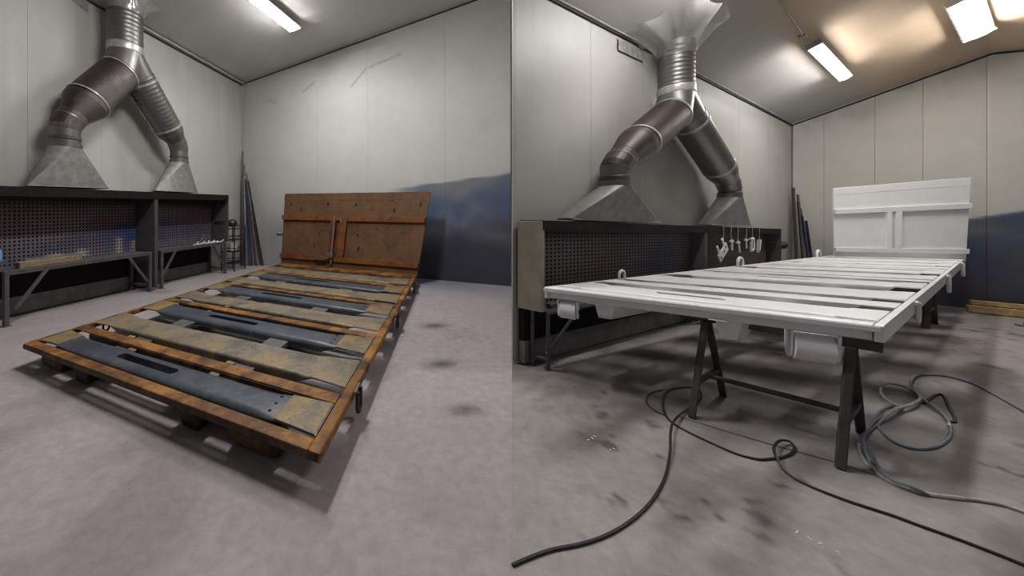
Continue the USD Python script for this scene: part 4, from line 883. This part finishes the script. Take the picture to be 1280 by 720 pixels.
def shackle(t, c):
    pts = link(c - UP * .21, UP, DR * .8 + UP * .3, .2, .13, .02); part('bow', MB().tube(spline(pts, .02), .018, 8), 'white_paint_parts', t)
    mb = MB(); mb.beam(pts[0], pts[-1], .032, .032, .006); part('shackle_pin', mb, 'white_paint_parts', t)
    mb = MB(); mb.beam(c - UP * .02 - DR * .10, c - UP * .02 + DR * .03, .04, .03, .006); part('eye_block', mb, 'white_paint_parts', t)
def tubepart(t, c):
    e = c - DR * .06 - UP * .19; mb = MB(); mb.beam(c, e, .06, .02, .004); part('flat_body', mb, 'white_paint_parts', t); mb = MB(); mb.tube([e, e - UP * .03], .02, 8); part('tip', mb, 'white_paint_parts', t)
hang(4.03, .20, 0, 'hanging_bracket', 'white plate bracket with two prongs hanging leftmost in the booth', platepart)
hang(4.31, .20, -.06, 'hanging_bolt', 'white bolt hanging next to the plate bracket in the booth', rodpart(.01, .17))
hang(4.54, .22, 0, 'hanging_bolt', 'tilted white bolt hanging third from the left in the booth', rodpart(.06, .19))
hang(4.84, .18, .06, 'hanging_bolt', 'thin white bolt hanging left of the white shackle', rodpart(.02, .17, .012))
hang(5.09, .17, 0, 'hanging_shackle', 'white bow shackle hanging between bolt and flat piece', shackle)
hang(5.38, .20, 0, 'hanging_plate', 'flat white piece hanging rightmost in the booth', tubepart)

# ------------------------------------------------------------------ cables and hoses on the floor (metres)
def cable(name, label, cat, runs, r, m, extra=None):
    first = runs[0][0]; t = thing(name, label, cat, (first[0], first[1], 0))
    for k, pts in enumerate(runs):
        p = spline([(x, y, r + z) for x, y, z in pts], .02); part('hose_run' if cat == 'hose' else 'cable_run', MB().tube(p, r, 8), m if isinstance(m, str) else m[k % len(m)], t)
    if extra: extra(t)
cable('power_cable', 'long black rubber cable looping across the right bay floor', 'cable', [[(0.586, 1.533, 0.000), (0.683, 1.568, 0.000), (0.804, 1.604, 0.000), (0.953, 1.631, 0.000), (1.103, 1.674, 0.000), (1.26, 1.741, 0.000), (1.428, 1.834, 0.000), (1.591, 1.948, 0.000), (1.743, 2.077, 0.000), (1.92, 2.255, 0.013), (2.085, 2.444, 0.026), (2.206, 2.56, 0.026), (2.384, 2.691, 0.013), (2.641, 2.847, 0.000), (2.802, 2.968, 0.000), (2.891, 3.09, 0.000), (2.813, 3.126, 0.000), (2.628, 3.083, 0.000), (2.449, 2.943, 0.000), (2.291, 2.754, 0.000), (2.224, 2.61, 0.000), (2.24, 2.489, 0.000), (2.299, 2.36, 0.000), (2.36, 2.253, 0.000), (2.447, 2.201, 0.000), (2.518, 2.203, 0.000), (2.613, 2.215, 0.000), (2.73, 2.253, 0.000), (2.821, 2.309, 0.000), (2.841, 2.354, 0.013), (2.765, 2.344, 0.026), (2.65, 2.282, 0.026), (2.561, 2.196, 0.026), (2.502, 2.089, 0.000), (2.511, 1.988, 0.000), (2.588, 1.884, 0.000), (2.705, 1.787, 0.000), (2.764, 1.721, 0.000), (2.834, 1.651, 0.000), (2.891, 1.581, 0.000), (2.921, 1.536, 0.000), (2.942, 1.507, 0.000), (2.75, 1.36, 0.0), (3.2, 1.05, 0.0), (3.5, .6, 0.0)]], .0075, 'cable_rubber')
def hose_tapes(t):
    for q, a, b in ((0, 7, 10), (0, 14, 15), (1, 13, 14), (1, 20, 21), (0, 22, 23)):
        pts = spline([(x, y, .009 + z) for x, y, z in HOSES[q][a:b + 1]], .01); n = len(pts); pts = pts if b - a > 1 else pts[n // 3:max(n // 3 + 3, 2 * n // 3)]
        part('hose_tape', MB().tube(pts, .0105, 10), 'hose_tape', t, label='pale tape wrapped around the hose')
HOSES = [[(4.9, 1.5, 0.0), (4.2, 1.62, 0.0), (3.75, 1.72, 0.0), (3.48, 1.782, 0.000), (3.444, 1.808, 0.000), (3.411, 1.85, 0.000), (3.339, 1.878, 0.000), (3.265, 1.893, 0.000), (3.177, 1.908, 0.000), (3.104, 1.926, 0.000), (3.06, 1.954, 0.000), (3.03, 2.002, 0.000), (3.051, 2.08, 0.000), (3.117, 2.175, 0.000), (3.236, 2.286, 0.000), (3.36, 2.376, 0.000), (3.521, 2.462, 0.000), (3.715, 2.545, 0.000), (3.975, 2.65, 0.030), (4.218, 2.74, 0.030), (4.428, 2.804, 0.030), (4.607, 2.887, 0.030), (4.727, 2.995, 0.030), (4.76, 3.078, 0.030), (4.716, 3.13, 0.030), (4.583, 3.09, 0.030), (4.4, 2.976, 0.030), (4.269, 2.852, 0.030), (4.229, 2.771, 0.030), (4.307, 2.762, 0.030), (4.496, 2.835, 0.030)],
         [(3.104, 1.917, 0.000), (3.046, 1.945, 0.026), (3.02, 1.991, 0.026), (3.057, 2.074, 0.026), (3.133, 2.168, 0.026), (3.265, 2.286, 0.026), (3.387, 2.375, 0.026), (3.572, 2.48, 0.026), (3.764, 2.575, 0.026), (4.016, 2.677, 0.026), (4.24, 2.765, 0.026), (4.348, 2.835, 0.000), (4.12, 2.771, 0.000), (3.886, 2.65, 0.000), (3.723, 2.526, 0.000), (3.618, 2.412, 0.000), (3.589, 2.331, 0.000), (3.659, 2.297, 0.000), (3.816, 2.32, 0.000), (4.029, 2.4, 0.000), (4.215, 2.498, 0.000), (4.355, 2.595, 0.012), (4.501, 2.724, 0.012), (4.591, 2.835, 0.012), (4.682, 2.94, 0.012), (4.826, 3.068, 0.012), (5.042, 3.215, 0.012), (5.283, 3.332, 0.012), (5.456, 3.37, 0.000), (5.573, 3.347, 0.000), (5.616, 3.268, 0.000), (5.564, 3.142, 0.000), (5.442, 2.995, 0.000), (5.316, 2.852, 0.000), (5.201, 2.724, 0.000), (5.125, 2.625, 0.000), (5.06, 2.48, 0.0), (5.1, 2.15, 0.0), (5.4, 1.85, 0.0)],
         [(4.58, 2.852, 0.000), (4.744, 2.922, 0.000), (4.927, 2.995, 0.000), (4.956, 2.976, 0.000), (4.715, 2.804, 0.000), (4.5, 2.65, 0.000), (4.403, 2.595, 0.000), (4.395, 2.615, 0.000)]]
cable('air_hose', 'grey taped air hoses coiled right of the front trestle', 'hose', HOSES, .009, ['hose_grey', 'hose_blue', 'cable_rubber'], hose_tapes)
cable('thin_string', 'thin pale string lying across the floor under the trestle', 'string', [[(2.342, 2.688, 0.000), (2.485, 2.545, 0.000), (2.695, 2.358, 0.000), (2.942, 2.168, 0.000), (3.034, 2.055, 0.000)]], .004, 'rod_grey')
cable('thin_string', 'short dark thin wire loop left of the front trestle', 'string', [[(2.561, 3.083, 0.000), (2.407, 3.027, 0.000), (2.282, 2.922, 0.000), (2.225, 2.824, 0.000), (2.224, 2.732, 0.000), (2.259, 2.688, 0.000)]], .005, 'cable_rubber')

# ------------------------------------------------------------------ timber by the back wall of the right bay
def timber(p, q, w, h, label, ends=True):
    t = thing('timber_beam', label, 'timber', (np.asarray(p) + q) / 2 - V(0, 0, h / 2)); mb = MB(); mb.beam(p, q, w, h, .006); part('beam_body', mb, 'timber', t)
timber(V(9.72, 5.60, .065), V(10.45, 4.86, .065), .09, .11, 'lower timber beam by the back wall of the right bay')
timber(V(9.80, 5.62, .165), V(10.50, 4.90, .165), .08, .07, 'upper timber beam stacked by the back wall of the right bay')
t = thing('steel_stand', 'grey slanted steel strut at the right frame edge before the timber', 'stand', (9.3, 4.85, 0))
mb = MB(); mb.beam(V(9.30, 4.86, .03), V(9.75, 5.02, .42), .05, .05, .004); part('strut', mb, 'rod_grey', t)
mb = MB(); mb.beam(V(9.22, 4.90, .012), V(9.36, 4.80, .012), .07, .024, .004); part('base_plate', mb, 'rod_grey', t)

mb = MB(); fr_ = random.Random(9)
for (x, y) in ((2.11, 1.665), (2.09, 1.70), (2.13, 1.64), (2.16, 1.60), (1.50, 2.42), (1.46, 2.40), (1.53, 2.44), (1.58, 2.31), (1.55, 2.30)):
    a = fr_.uniform(0, 3.1); L_ = fr_.uniform(.008, .018); d = V(math.cos(a), math.sin(a), 0); mb.beam(V(x, y, .0015) - d * L_, V(x, y, .0015) + d * L_, .008, .003)
f_ = thing('paint_flakes', 'few white paint flakes scattered on the right bay floor', 'paint flakes', (1.8, 2.0, 0)); data(f_.path, kind='stuff')
part('flake', mb, 'paint_chip', f_, kind='stuff')
